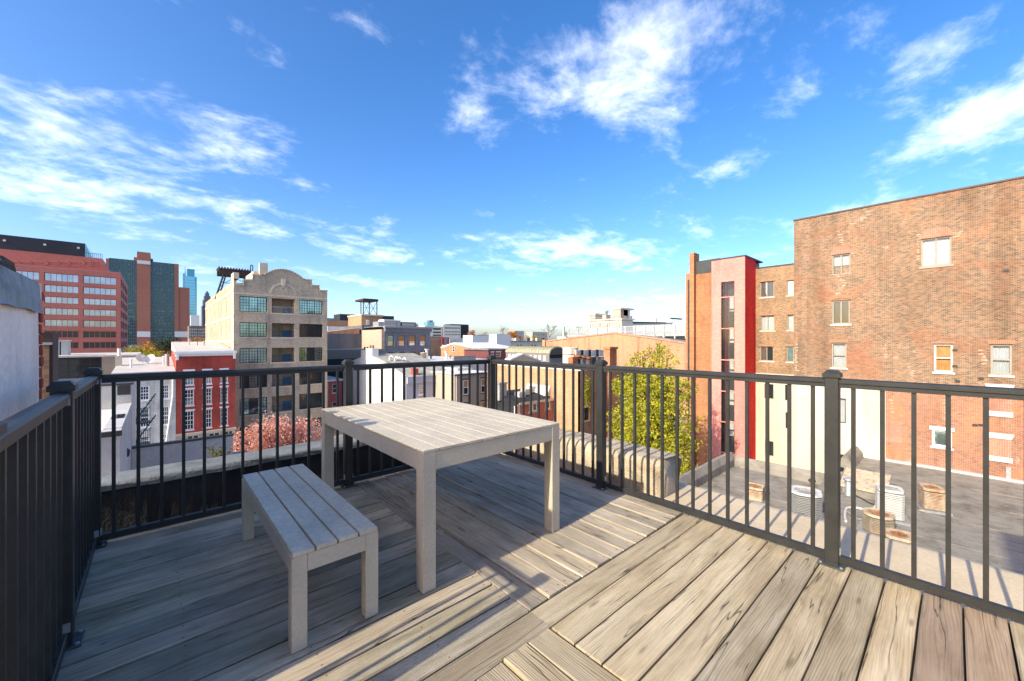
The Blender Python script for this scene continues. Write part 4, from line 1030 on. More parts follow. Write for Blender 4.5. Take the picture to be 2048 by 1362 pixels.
def roof_pipe(label, px, py, Y, h, r, mat):
    x, z = FY(px, py, Y); t = thing('roof_vent', label, 'vent', (x, Y, z), 'small vents on the house roofs')
    MB().tube((x, Y, z-1.2), (x, Y, z+h), r, 8).build('pipe', mat, t); MB().lathe((x, Y, z+h), [(r*.8, 0), (r*1.7, .05), (r*1.5, .14), (.02, .25)], 8).build('cap', mat, t)
roof_pipe('thin white vent pipe at the left of the off-white house roof', 262, 737, YR+5, 1.0, .10, m_white)
roof_pipe('short white vent pipe beside the grey flue on off-white roof', 327, 728, YR+7, .9, .10, m_white)
roof_pipe('slim grey vent pipe on the red house roof', 378, 696, YR+14, 1.2, .09, m_galv)
roof_pipe('second grey vent pipe near the bulkhead on red house roof', 408, 695, YR+12, .8, .12, m_galv)
ae = thing('roof_aerial', 'thin metal aerial mast on the red house roof', 'aerial', (xat(395, YR+12), YR+12, rzt+.8))
ax_, az_ = FY(395, 694, YR+12)
MB().tube((ax_, YR+12, az_-1), (ax_, YR+12, az_+3.2), .04, 5).build('mast', m_steel, ae)
MB().tube((ax_-.7, YR+12, az_+2.9), (ax_+.7, YR+12, az_+2.9), .025, 4).tube((ax_-.5, YR+12, az_+2.4), (ax_+.5, YR+12, az_+2.4), .025, 4).build('crossbars', m_steel, ae)

# ------------------------------------------------------------------ low white-roofed block and grey alley wall below the deck's far side
YA = 22.0
xa = xat(240, YA); zA = zY(240, 860, YA)
m_pale = M('pale_grey_render', (.50,.47,.44), .9, .07, .4)
low = thing('low_building', 'low pale rendered building with white roof and kerb seen through the left railing', 'building', (xa-2.5, YA+5, GZ))
MB().box(xa-9, xa, YA, YA+8.9, GZ, zA-.35).build('wall', m_pale, low)
MB().box(xa-8.6, xa-.5, YA+.5, YA+8.9, zA-.35, zA-.22).build('roof', m_roofwhite, low)
k_ = MB().box(xa-9, xa+.03, YA-.03, YA+.5, zA-.35, zA).box(xa-.5, xa+.03, YA+.501, YA+8.9, zA-.35, zA+.03); k_.build('roof_kerb', m_pale, low)
MB().box(xa-9, xa+.06, YA-.06, YA-.031, zA-.22, zA-.02).build('dark_drip_edge', m_frame_dk, low)
YA2 = YA+8.92; zA2 = zY(225, 771, YA2)
MB().box(xa-9, xa+.02, YA2, YA2+6, GZ, zA2).build('rear_block', M('pale_brick_render', (.55,.52,.46), .9, .08, 1.0), low)
MB().box(xa-9, xa+.08, YA2-.06, YA2+6.1, zA2, zA2+.09).build('rear_coping', m_frame_dk, low)
MB().box(xa-.55, xa-.02, YA2-.03, YA2-.004, zY(256, 789, YA2), zA2-.02).build('dark_panel', m_frame_dk, low)
MB().box(xa-.46, xa-.04, YA+3.1, YA+4.4, zA+.035, zA+.05).build('skylight', g_dark, low)
MB().box(xa-6, xa-1.1, YA+1.1, YA+2.6, zA-.2, zA-.17).build('skylight', g_teal, low)
YW = YA2+.1
aw = thing('alley_wall', 'plain grey rendered wall with dark coping across the alley', 'wall', (xa+2.5, YW, GZ))
zW = zY(300, 893, YW); xW1 = xat(466, YW)
MB().box(xa+.03, xW1, YW, YW+.35, GZ, zW).build('wall', m_pale, aw)
MB().box(xa+.03, xW1+.05, YW-.06, YW+.42, zW, zW+.09).build('coping', m_frame_dk, aw)
MB().box(xW1+.01, xW1+.8, YW+.1, YW+.5, GZ, zW-1.2).build('end_pier', m_grey_zinc, aw)
lp = thing('wall_lamp', 'dark lantern lamp on a bracket against the pale wall', 'lamp', (xa+.15, YA+6, -5.5))
lx, ly = xat(251, YA+5), YA+5; lz = zY(251, 905, ly)
MB().tube((xa, ly, lz-.2), (lx, ly, lz-.2), .03, 6).tube((lx, ly, lz-2.2), (lx, ly, lz-.2), .035, 6).build('bracket', m_steel, lp)
MB().lathe((lx, ly, lz), [(.05, -.25), (.13, -.2), (.17, .05), (.17, .1), (.05, .22), (.02, .3)], 10).build('lantern', m_steel, lp)
MB().lathe((lx, ly, lz-.32), [(.03, -.06), (.09, 0), (.10, .08)], 10).build('globe', m_white, lp)
fe = thing('fire_escape', 'black iron fire escape with two landings by the off-white house', 'fire escape', (xa+1, YA2+8, GZ))
YF_ = YA2+6.5
for yy, yb in ((848, 822), (893, 868)):
    m_ = MB(); x0_, z0_ = FY(264, yy, YF_); x1_ = xat(300, YF_)
    m_.box(x0_, x1_, YF_, YF_+1.1, z0_-.06, z0_)
    for i in range(9): x = x0_+(x1_-x0_)*i/8; m_.tube((x, YF_, z0_), (x, YF_, z0_+1.0), .02, 4)
    for h_ in (.5, 1.0): m_.tube((x0_, YF_, z0_+h_), (x1_, YF_, z0_+h_), .025, 4).tube((x1_, YF_, z0_+h_), (x1_, YF_+1.1, z0_+h_), .025, 4)
    m_.build('landing', m_steel, fe)
    s_ = MB(); s_.tube((x0_+.1, YF_+.5, z0_), (x0_+1.2, YF_+.5, z0_+1.9), .03, 4).tube((x0_+.1, YF_+.9, z0_), (x0_+1.2, YF_+.9, z0_+1.9), .03, 4)
    for i in range(8): s_.box(x0_+.1+1.1*i/8-.08, x0_+.1+1.1*i/8+.08, YF_+.5, YF_+.9, z0_+1.9*i/8, z0_+1.9*i/8+.03)
    s_.build('stair', m_steel, fe)
chn = thing('brick_chimney', 'slim brown brick chimney with pale cap beyond the white party wall', 'chimney', (xat(90, 9.0), 9.0, -4))
x0, x1 = xat(84, 9.0), xat(97.5, 9.0)
MB().box(x0, x1, 9, 9.4, -6, zY(90, 690, 9)).build('stack', brick('chimney_brick', (.45,.24,.13), (.33,.17,.10), (.40,.30,.22)), chn)
MB().box(x0-.06, x0+.10, 9.05, 9.5, -6, zY(86, 665, 9)).build('flue_pipe', M('dark_flue', (.09,.06,.05), .8), chn)
MB().box(x0-.05, x1+.03, 8.97, 9.43, zY(90, 690, 9)+.002, zY(90, 685, 9)).build('cap', m_mortar, chn)

# ================================================================== far left: offices and towers
m_granite = M('pink_granite', (.46,.15,.115), .7, .10, .15, 0, .3)
m_granite_lt = M('pink_granite_ledge', (.50,.20,.17), .7, .08, .2)
YO = 195.0
off = thing('office_building', 'pink granite office block with ribbon windows and dark penthouse', 'building', (xat(120, YO), YO, GZ))
OX0, OX1 = xat(-60, YO), xat(241, YO); ozt = zY(200, 543, YO)
rws = [(550, 566), (573, 587.5), (595.5, 609), (617.5, 631.5), (640, 654), (662, 675.5), (684, 697)]
cols = [(5, 79), (88, 157.5), (166, 233)]
oh = gridY(YO, cols, rws, 160)
facade(off, 'y', YO, OX0, OX1, GZ, ozt, oh, m_granite, 'wall', .6, .7)
for i, r in enumerate(oh): window(off, 'y', YO, r, m_granite, g_sky if i < 15 else g_dark, .18, 2, 3, 1, .12, .45)
xo = xat(241, YO); zro = [(zY(160, b, YO), zY(160, t, YO)) for t, b in rws]
yE = yat(255.5, xo)
so = []
for z0, z1 in zro:
    for i in range(4): so.append((YO+3+i*(yE-YO-4)/4, YO+3+(i+.75)*(yE-YO-4)/4, z0, z1))
facade(off, 'X', xo+.003, YO+.002, yE, GZ, ozt, so, m_granite, 'side_wall', .6, .7)
for r in so: window(off, 'X', xo+.003, r, m_granite_lt, g_dark, .18, 2, 1, 1, .1, .4)
MB().box(OX0, xo-.75, YO+.75, yE, GZ, ozt-.1).build('body', m_granite, off)
MB().box(OX0, xo, YO, yE, ozt, ozt+.25).build('roof', m_granite_lt, off)
YO2 = YO+9; z2 = zY(100, 507, YO2)
MB().prism([(OX0, YO2, ozt+.2), (xat(219, YO2), YO2, ozt+.2), (xat(205, YO2), YO2, z2), (OX0, YO2, z2)], (0, 30, 0)).build('setback_storey', m_granite, off)
for (a, b) in ((20, 38), (38.5, 60), (61, 84), (94, 115), (117, 138), (139, 160), (168, 183), (184, 195)):
    mb = MB(); x0, x1 = xat(a, YO2), xat(b, YO2); zz0, zz1 = zY(a, 531, YO2), zY(a, 522.5, YO2)
    mb.box(x0, x1, YO2-.25, YO2-.003, zz0, zz0+.2).box(x0, x1, YO2-.25, YO2-.003, zz1-.2, zz1).box(x0, x0+.2, YO2-.25, YO2-.003, zz0, zz1)
    mb.build('blind_panel', m_granite_lt, off)
YO3 = YO2+6; m_slate = M('dark_slate_cladding', (.028,.033,.040), .5, .2, .1)
zq0, zq1 = zY(80, 508, YO3), zY(80, 477, YO3)
pb = MB().prism([(OX0, YO3, z2), (xat(170, YO3), YO3, z2), (xat(170, YO3), YO3, zY(170, 487, YO3)), (OX0, YO3, zY(0, 468, YO3)-.1)], (0, 25, 0)).build('penthouse', m_slate, off)
MB().prism([(xat(170, YO3)+.01, YO3+.2, z2), (xat(186, YO3), YO3+.2, z2), (xat(171.5, YO3), YO3+.2, zY(170, 488, YO3)), (xat(170, YO3)+.01, YO3+.2, zY(170, 488, YO3))], (0, 24, 0)).build('penthouse_glass', g_teal, off)
for px, py in ((9, 481), (90, 489.5), (157, 496)):
    x, z = FY(px, py, YO3); MB().box(x-.3, x+.3, YO3-.3, YO3-.003, z-.3, z+.3).build('floodlight', m_white, off)
rl_ = MB()
for i in range(9): x = xat(172+i*4, YO2); rl_.tube((x, YO2+.5, z2), (x, YO2+.5, z2+1.6), .09, 4)
rl_.tube((xat(172, YO2), YO2+.5, z2+1.6), (xat(204, YO2), YO2+.5, z2+1.6), .09, 4).build('roof_railing', m_steel, off)

YT = 560.0
tw = thing('glass_tower', 'teal glass office tower with red brick piers left of the skyscraper', 'tower', (xat(290, YT), YT, GZ))
m_tbrick = M('tower_brick', (.36,.145,.10), .9, .08, .05)
zT = zY(290, 524, YT)
def tblock(x0, x1, ytop, ybot, dy, mat, name, dep=30):
    return MB().box(xat(x0, YT), xat(x1, YT), YT-dy, YT+dep, zY(290, ybot, YT) if ybot else GZ, zY((x0+x1)/2, ytop, YT)).build(name, mat, tw)
tblock(212, 218.5, 517, None, 1, m_tbrick, 'brick_pier'); tblock(274, 301, 505, None, 2.5, m_tbrick, 'brick_pier'); tblock(349, 357.5, 528, None, 1, m_tbrick, 'brick_pier')
tblock(357.6, 379, 575, None, .5, m_tbrick, 'brick_wing', 60); tblock(267, 306, 514, 524, -6, m_tbrick, 'lift_house')
for x0, x1, dy in ((274.2, 300.8, 2.7), (349.2, 378.8, 1.2)): tblock(x0, x1, 663, 674, dy, m_white, 'white_band', 2)
tblock(274.3, 300.7, 522, 529, 2.7, m_white, 'white_band', 2)
for gi, (x0, x1, yt) in enumerate(((218.6, 273.9, 519), (301.1, 348.9, 526))):
    gx0, gx1 = xat(x0, YT), xat(x1, YT); gz1 = zY((x0+x1)/2, yt, YT)
    gp = MB().box(gx0, gx1, YT, YT+28, GZ, gz1).build('curtain_wall', g_tower, tw)
    fr = MB(); n = 26; zb0 = zY(290, 690, YT)
    for i in range(n+1): z = zb0+(gz1-zb0)*i/n; fr.box(gx0, gx1, YT-.5, YT-.01, z-.35, z+.35)
    nc = 15
    for i in range(nc+1): x = gx0+(gx1-gx0)*i/nc; fr.box(x-.22, x+.22, YT-.7, YT-.51, zb0, gz1)
    fr.build('mullion_grid', M('teal_mullion', (.10,.17,.17), .5, .1, .1), gp)
    rnd = random.Random(20+gi); bl = MB()
    for r_ in range(n):
        dens = rnd.choice((.05, .1, .2, .5))
        for c_ in range(nc):
            if rnd.random() < dens:
                xa_ = gx0+(gx1-gx0)*c_/nc+.3; xb_ = gx0+(gx1-gx0)*(c_+1)/nc-.3; za_ = zb0+(gz1-zb0)*(r_+rnd.uniform(.35, .6))/n; zb_2 = zb0+(gz1-zb0)*(r_+1)/n-.4
                bl.box(xa_, xb_, YT-.09, YT-.006, za_, zb_2)
    o = bl.build('window_blinds', M('pale_blinds', (.42,.45,.42), .8), gp); o['kind'] = 'stuff'
YC = 1500.0
sk = thing('skyscraper', 'tall pale blue glass skyscraper with notched top on the skyline', 'skyscraper', (xat(380, YC), YC, GZ))
def sblock(x0, x1, y0, y1, dy, mat, name, dep=60): return MB().box(xat(x0, YC), xat(x1, YC), YC+dy, YC+dy+dep, zY(380, y1, YC), zY(380, y0, YC)).build(name, mat, sk)
m_deepblue = glass('deep_blue_glass', (.10,.30,.40), .6, .15, .5, .1)
sblock(369, 393.5, 553, 690, 0, g_blue, 'shaft'); sblock(374.5, 389.5, 537.5, 553.2, 4, m_deepblue, 'crown')
MB().prism([(xat(389.6, YC), YC-.8, zY(380, 553, YC)), (xat(393.4, YC), YC-.8, zY(380, 553, YC)), (xat(393.4, YC), YC-.8, zY(380, 635, YC))], (0, 2, 0)).build('glass_notch', m_deepblue, sk)
sblock(366.5, 369, 547, 575, 6, m_deepblue, 'side_fin'); MB().tube((xat(371, YC), YC+20, zY(380, 553, YC)), (xat(371, YC), YC+20, zY(380, 531, YC)), 1.2, 6, .3).build('mast', m_steel, sk)
for y in range(560, 640, 6): sblock(369, 393.5, y, y+.5, -.6, m_deepblue, 'floor_band', .5)
sblock(380, 397, 631, 690, -30, m_white, 'podium', 20)
sp = thing('skyscraper', 'dark slate skyscraper with stepped pointed top beside the loft', 'skyscraper', (xat(414, 1100), 1100, GZ))
m_slatesky = M('slate_blue_stone', (.13,.15,.20), .6, .08, .02)
for x0, x1, y0 in ((404, 424.5, 612), (406.5, 423, 600), (409, 421.5, 591), (411.5, 419.5, 585), (413.5, 417.5, 581.5)):
    MB().box(xat(x0, 1100), xat(x1, 1100), 1100+(x0-404)*1.2, 1130, GZ, zY(414, y0, 1100)).build('tier', m_slatesky, sp)
for i in range(7): x = xat(405+i*2.8, 1100); MB().box(x-.35, x+.35, 1099.2, 1099.99, zY(414, 690, 1100), zY(414, 612, 1100)).build('pier', M('slate_pier', (.10,.115,.15), .6) if i == 0 else bpy.data.materials['slate_pier'], sp)
YM = 330.0
hh = gridY(YM, [(380+i*4.1, 382.4+i*4.1) for i in range(8)], [(657+j*6, 660.5+j*6) for j in range(5)], 395)
lt, X0, X1, zt = boxY('brick_building', 'long dark brick block with rows of small windows far left of loft', YM, 378.5, 414, 652, 20, M('dark_far_brick', (.16,.125,.105), .9, .1, .1), m_roofgrey, hh)
for r in hh: window(lt, 'y', YM, r, m_white_trim, g_sky, .12, 1, 1, 2, .1, .15)
mint, *_ = boxY('low_building', 'long low mint green building behind the yellow trees', 250, 250, 420, 691, 14, M('mint_render', (.42,.50,.43), .9, .05, .1), m_roofgrey)
YB_ = 100.0
mod = thing('modern_building', 'low modern block with dark tinted glass front and beige wall', 'building', (xat(180, YB_), YB_, GZ))
bz1 = zY(150, 715, YB_)
bxs = [98+26*i for i in range(5)]; bx0, bx1 = xat(60, YB_), xat(203.5, YB_)
facade(mod, 'y', YB_, bx0, bx1, GZ, bz1, [(bx0+.2, bx1-.2, GZ+1, bz1-.25)], m_steel, 'wall', .4, .5)
zg = [zY(150, y, YB_) for y in (717, 730, 743, 752, 764, 776, 790)]
for i in range(6):
    xa_, xb_ = xat(72+i*21.6, YB_), xat(72+(i+1)*21.6, YB_)
    for za_, zb2 in zip(zg, zg[1:]): window(mod, 'y', YB_, (xa_, xb_, zb2, za_), m_steel, g_dark, .06, 1, rec=.2)
MB().box(bx0, bx1, YB_+.6, YB_+20, GZ, bz1).build('body', m_pale, mod)
bz2 = zY(240, 713, YB_)
MB().box(bx1+.01, xat(275, YB_), YB_-.2, YB_+17, GZ, bz2).build('beige_block', M('beige_siding', (.30,.255,.20), .9, .08, .5), mod)
MB().box(bx0, xat(275, YB_)+.1, YB_-.3, YB_+20, bz2, bz2+.3).build('roof', m_rooflight, mod)
for x0, x1, y0, mt in ((97, 115, 681, m_stucco_par), (116, 121, 684, m_galv), (124, 138, 682, m_galv)):
    tk = thing('roof_plant', {97: 'tan roof plant box at the left end of the modern block', 116: 'thin grey duct between plant box and tank on modern block', 124: 'shiny grey plant tank on the modern block roof'}[x0], 'roof plant', (xat((x0+x1)/2, YB_+6), YB_+6, bz2+.3))
    MB().box(xat(x0, YB_+6), xat(x1, YB_+6), YB_+5, YB_+8, bz2+.3, zY(x0, y0, YB_+5)).build('casing', mt, tk)
    MB().box(xat(x0, YB_+6)-.1, xat(x1, YB_+6)+.1, YB_+4.9, YB_+8.1, zY(x0, y0, YB_+5)+.002, zY(x0, y0, YB_+5)+.15).build('lid', m_mortar, tk)

# ================================================================== middle distance, right of the loft
m_slatebrick = M('blue_grey_shade_tinted_brick', (.14,.15,.17), .9, .15, .3, 0, .2, col2=(.09,.10,.12), streak=True)  # blue-grey shade on this wall is put into the brick colour
m_tanbrick = brick('tan_orange_brick', (.47,.255,.145), (.40,.21,.115), (.45,.33,.23), .215, .075, .010, None, 0, .5, .2, .25)
YD = 118.0
dk = thing('brick_building', 'long blue-grey shade-tinted brick building with tan roof edge right of loft', 'building', (xat(710, YD), YD, GZ))
X0, X1, X2 = xat(640, YD), xat(723, YD), xat(767, YD)
MB().box(X0, X1, YD, YD+30, GZ, zY(690, 667.5, YD)).build('wall', m_slatebrick, dk)
MB().box(X1+.01, X2, YD-.3, YD+28, GZ, zY(745, 651, YD)).build('wall', m_slatebrick, dk)
MB().prism([(X0, YD+.05, zY(690, 667.5, YD)+.01), (xat(719, YD), YD+.05, zY(690, 667.5, YD)+.01), (xat(719, YD), YD+.05, zY(719, 656, YD)), (X0, YD+.05, zY(690, 666, YD))], (0, 8, 0)).build('sunny_gable', m_tanbrick, dk)  # tan edge: sunlight on the sloping top put in as colour
MB().box(xat(745, YD), X2-.3, YD-.33, YD-.302, zY(755, 659, YD), zY(755, 652, YD)).build('pale_panel', m_stucco_par, dk)
pz = zY(740, 632, YD+10)
MB().box(xat(723, YD+10), xat(765, YD+10), YD+10, YD+22, zY(745, 652, YD), pz).build('penthouse', m_tanbrick, dk)
MB().box(xat(722, YD+10), xat(766, YD+10), YD+9.6, YD+22.4, pz+.01, pz+.5).build('penthouse_roof', m_stone, dk)
for i in range(4): MB().box(xat(732.5, YD+10), xat(738.5, YD+10), YD+9.8, YD+9.98, zY(735, 640+i*2.6, YD+10)-.25, zY(735, 640+i*2.6, YD+10)).build('louvre', m_white_trim, dk)
wt = thing('roof_frame_tower', 'dark open steel tank frame standing on a brick penthouse', 'tower', (xat(736, YD+14), YD+14, pz+.5))
zf0, zf1 = pz+.5, zY(736, 603, YD+14)
fr_ = MB(); cs = [(xat(722, YD+14), YD+12), (xat(749, YD+14), YD+12), (xat(731, YD+14), YD+18), (xat(741, YD+14), YD+15)]
for x, y in cs:
    MB().tube((x, y, zf0), (x, y, zf1), .16, 6).build('leg', m_steel, wt)
fr_.tube((*cs[0], zf0), (*cs[3], zf1), .07, 4).tube((*cs[3], zf0), (*cs[0], zf1), .07, 4).tube((*cs[3], zf0), (*cs[1], zf1), .07, 4).tube((*cs[1], zf0), (*cs[3], zf1), .07, 4).tube((*cs[0], (zf0+zf1)/2), (*cs[1], (zf0+zf1)/2), .08, 4).build('brace', m_steel, wt)
MB().box(cs[0][0]-.3, cs[1][0]+.3, YD+11.5, YD+18.5, zf1, zf1+.55).box(cs[0][0]-.1, cs[1][0]+.1, YD+11.3, YD+18.7, zf1+.55, zf1+.7).build('platform', bpy.data.materials['rusty_black_steel'], wt)
# victorian stone front
YV = 104.0
m_vstone = M('shade_tinted_stone', (.235,.245,.26), .8, .12, .8)  # the front's blue-grey shade is put into the stone colour
vic = thing('stone_building', 'ornate grey stone front with arched windows and heavy cornice', 'building', (xat(815, YV), YV, GZ))
vh = gridY(YV, [(775, 787), (797.5, 809.5), (818.5, 830.5), (840, 851)], [(671, 692), (704.5, 722)], 815)
VX0, VX1 = xat(769, YV), xat(860.5, YV); vzt = zY(815, 664, YV)
facade(vic, 'y', YV, VX0, VX1, GZ, vzt, vh, m_vstone, 'wall', .35, .4)
for i, r in enumerate(vh):
    w = window(vic, 'y', YV, r, M('brown_sash', (.30,.16,.09), .6) if i == 0 else bpy.data.materials['brown_sash'], g_teal if i == 0 else [g_sky, m_orange_curtain], .13, 2, 1, 1, .08, .2, m_vstone, None, vert=True)
    uc = (r[0]+r[1])/2; ra = (r[1]-r[0])/2
    am = MB()
    for k in range(8):
        a, b = math.pi*k/8, math.pi*(k+1)/8; f = lambda ang, rr_: (uc+rr_*math.cos(ang), YV-.22, r[3]-.15+rr_*.45*math.sin(ang))
        am.prism([f(a, ra+.05), f(b, ra+.05), f(b, ra+.5), f(a, ra+.5)], (0, .2, 0))
    am.build('window_hood', m_vstone, w)
    for s_ in (-1, 1): MB().box(uc+s_*(ra+.3)-.14, uc+s_*(ra+.3)+.14, YV-.18, YV-.004, r[2]-.2, r[3]-.2).build('pilaster', m_vstone, w)
cn = MB().box(VX0-.3, VX1+.5, YV-1.0, YV+.3, vzt+1.0, vzt+1.45).box(VX0-.1, VX1+.2, YV-.6, YV+.3, vzt, vzt+.998)
for i in range(22): x = VX0+(VX1-VX0)*i/21; cn.box(x-.12, x+.12, YV-.85, YV-.601, vzt+.35, vzt+.99)
cn.build('cornice', m_vstone, vic)
MB().box(VX0, VX1, YV-.12, YV-.003, zY(815, 697, YV), zY(815, 694.5, YV)).build('string_course', m_vstone, vic)
MB().box(VX0+.01, VX1, YV+.42, YV+20, GZ, vzt).build('body', m_vstone, vic)
MB().box(VX0-.9, VX0-.003, YV-.15, YV+20, GZ, vzt+.6).build('lit_side_return', M('sunlit_return_stone', (.55,.38,.28), .9), vic)  # side return with sunlight put in as a paler, warmer colour
MB().box(VX0-.2, VX1+.2, YV-.5, YV+20, vzt+1.46, vzt+1.55).build('roof', m_rooflight, vic)
for i, (x0, x1, y0, y1, mt, lab) in enumerate(((757, 768, 643, 652, m_galv, 'grey roof plant left of the stone front'), (768, 792, 639, 652, m_white, 'white roof plant box behind the stone cornice'), (793, 801, 641, 653, m_acgrey, 'small dark fan unit on stone building roof'),
        (803, 832, 644.5, 653, m_slate, 'long dark plant screen behind the stone cornice'), (829, 836, 647, 653, m_white, 'white end vent on stone building roof'))):
    t = thing('roof_plant', lab, 'roof plant', (xat((x0+x1)/2, YV+10), YV+10, vzt+1.5))
    MB().box(xat(x0, YV+8), xat(x1, YV+8), YV+8, YV+12, vzt+1.55, zY((x0+x1)/2, y0, YV+8)).build('casing', mt, t)
    MB().box(xat(x0, YV+8)+.1, xat(x1, YV+8)-.1, YV+7.9, YV+7.99, vzt+2.0, zY((x0+x1)/2, y0, YV+8)-.3).build('grille', m_acgrey, t)
# plant and blocks behind
for lab, Y, x0, x1, yt, mt in (('dark grey plant screen above the blue-grey building', 175, 680, 722, 629, m_slate), ('lower dark plant screen right of the steel frame', 172, 752, 788, 632, m_slate),
        ('small teal rooftop box beside the loft', 170, 654, 673, 637, M('teal_box', (.16,.24,.25), .6)), ('tan brick upper block beside the loft', 150, 650, 700, 641, m_tanbrick), ('white low penthouse with windows beside the loft', 140, 655, 690, 653, m_white)):
    boxY('rooftop_block', lab, Y, x0, x1, yt, 8, mt, m_roofgrey)
hv = thing('roof_plant', 'pale ribbed cooling unit above the blue-grey building', 'roof plant', (xat(715, 140), 140, 2))
MB().box(xat(705, 140), xat(721, 140), 140, 144, 0, zY(712, 642, 140)).build('casing', m_galv, hv)
for i in range(4): MB().box(xat(705, 140)+.2+i*.7, xat(705, 140)+.6+i*.7, 139.9, 139.98, zY(712, 652, 140), zY(712, 644, 140)).build('grille', m_acgrey, hv)
YQ = 92.0
gw = thing('metal_wall', 'taupe ribbed metal wall with dark glazing below right of loft', 'wall', (xat(700, YQ), YQ, GZ))
m_taupew = M('taupe_metal', (.24,.21,.18), .6, .06, .4)
gq = MB().box(xat(640, YQ), xat(770, YQ), YQ, YQ+10, zY(700, 717, YQ), zY(700, 699, YQ))
for i in range(60): x = xat(656, YQ)+(xat(769, YQ)-xat(656, YQ))*i/59; gq.box(x-.04, x+.04, YQ-.06, YQ-.001, zY(700, 717, YQ)+.05, zY(700, 699, YQ)-.05)
gq.build('ribbed_cladding', m_taupew, gw)
MB().box(xat(640, YQ), xat(770, YQ), YQ+.1, YQ+9, GZ, zY(700, 717, YQ)-.01).build('dark_glazing', g_dark, gw)
YP = 80.0
ph = gridY(YP, [(664.5, 674)], [(768, 786), (804, 822), (838, 856)], 668)
pk, X0, X1, zt = boxY('row_house', 'narrow rose red house squeezed between loft and white gable wall', YP, 656, 684, 759, 8, M('rose_render', (.45,.13,.13), .9, .08, .6), m_rooflight, ph)
for r in ph: window(pk, 'y', YP, r, m_white_trim, g_dark, .1, 2, vert=True, sill=m_white_trim)
MB().box(X0-.3, X0-.002, YP-.1, YP+.2, GZ, zt+.3).build('corner_board', m_stucco_par, pk)
MB().box(X0-.3, X1+.2, YP-.35, YP-.002, zt-.3, zt+.02).build('cornice', m_white_trim, pk)

# white gabled house with mauve front
XG = 27.9; YG0 = yat(809, XG); YG1 = yat(701, XG)
gh = thing('gabled_house', 'house with bright white gable wall chimneys and mauve front', 'house', (XG+4, YG0+8, GZ))
ez = zX(809, 752, XG); ez1 = zX(701, 722, XG); pkx = zX(737, 709, XG); pky = yat(737, XG)
MB().prism([(XG, YG0, GZ), (XG, YG0, ez), (XG, yat(770, XG), zX(770, 727, XG)), (XG, pky, pkx), (XG, YG1, ez1), (XG, YG1, GZ)], (.35, 0, 0)).build('gable_wall', M('bright_white_render', (.70,.67,.64), .9, .05, .4), gh)
GX1 = xat(906, YG0)
m_mauve = M('mauve_render', (.40,.40,.46), .9, .06, .5)
ghh = gridY(YG0, [(838, 848), (876, 888)], [(770, 789), (806, 828)], 845); ghh[1] = (ghh[1][0], ghh[1][1], zY(880, 793, YG0), zY(880, 763, YG0))
facade(gh, 'y', YG0, XG+.36, GX1, GZ, ez-.3, ghh, m_mauve, 'front_wall', .2, .3)
for r in ghh: window(gh, 'y', YG0, r, m_white_trim, m_orange_curtain, .12, 2, 3, 2, .05, .08, m_white_trim, None, vert=True)
MB().box(XG+.36, GX1+.1, YG0-.3, YG0-.002, ez-1.2, ez-.2).build('eaves_fascia', m_mauve, gh)
MB().box(XG+.36, GX1, YG0+.31, YG1, GZ, ez-.35).build('body', m_mauve, gh)
m_mossroof = M('mossy_grey_roof', (.36,.33,.28), .95, .2, .8, .1, .2, col2=(.20,.20,.14))
MB().prism([(XG+.36, YG0-.35, ez-.19), (XG+.36, yat(770, XG), zX(770, 727, XG)+.1), (XG+.36, pky, pkx+.1), (XG+.36, YG1, ez1+.1), (XG+.36, YG1, ez-.34)], (GX1-XG-.36, 0, 0)).build('roof', m_mossroof, gh)
for px0, px1, yb, yt, nm in ((723.5, 731, 715, 700, 'chimney'), (732, 746, 712, 697, 'chimney')):
    a, b = yat(px1, XG+.1), yat(px0, XG+.1)
    ck_ = MB().box(XG-.05, XG+1.1, a, b, zX(737, 722, XG), zX((px0+px1)/2, yt, XG)); o = ck_.build(nm, m_white, gh)
    for k in range(2): MB().tube((XG+.3+.5*k, (a+b)/2, zX(px0, yt, XG)), (XG+.3+.5*k, (a+b)/2, zX(px0, yt, XG)+.6), .17, 8).build('chimney_pot', m_rubble, o)
MB().box(XG+1.6, XG+2.5, yat(806, XG)-.2, yat(806, XG)+.5, ez-.3, ez+1.0).build('chimney', m_redbrick1, gh)
x, y = XG+1.5, yat(770, XG)+1.5; z = zX(770, 727, XG)
dv = thing('roof_vents', 'cluster of white curled vent pipes on the gabled house roof', 'vent', (x, y, z))
for k in range(4):
    xx_, yy_ = x+.7*k, y-.5*(k % 2); mb = MB().tube((xx_, yy_, z-.2), (xx_, yy_, z+.9-.15*k), .14, 8)
    mb.path([(xx_, yy_, z+.9-.15*k), (xx_+.12, yy_-.15, z+1.15-.15*k), (xx_+.3, yy_-.35, z+1.15-.15*k), (xx_+.4, yy_-.5, z+.9-.15*k)], .14, 8); mb.build('vent_pipe', m_white, dv)
tk = thing('roof_tank', 'small tan drum on the roof behind the gabled house', 'tank', (xat(847, YG0+20), YG0+20, -3))
xq, zq = FY(847, 718, YG0+20)
MB().lathe((xq, YG0+20, zq), [(.65, -2.2), (.65, 1.2), (.72, 1.22), (.72, 1.32), (.1, 1.5)], 14).build('drum', m_stucco_par, tk, True); MB().box(xq-.5, xq+.5, YG0+19.5, YG0+20.5, zq-5.5, zq-2.2).build('stand', m_steel, tk)
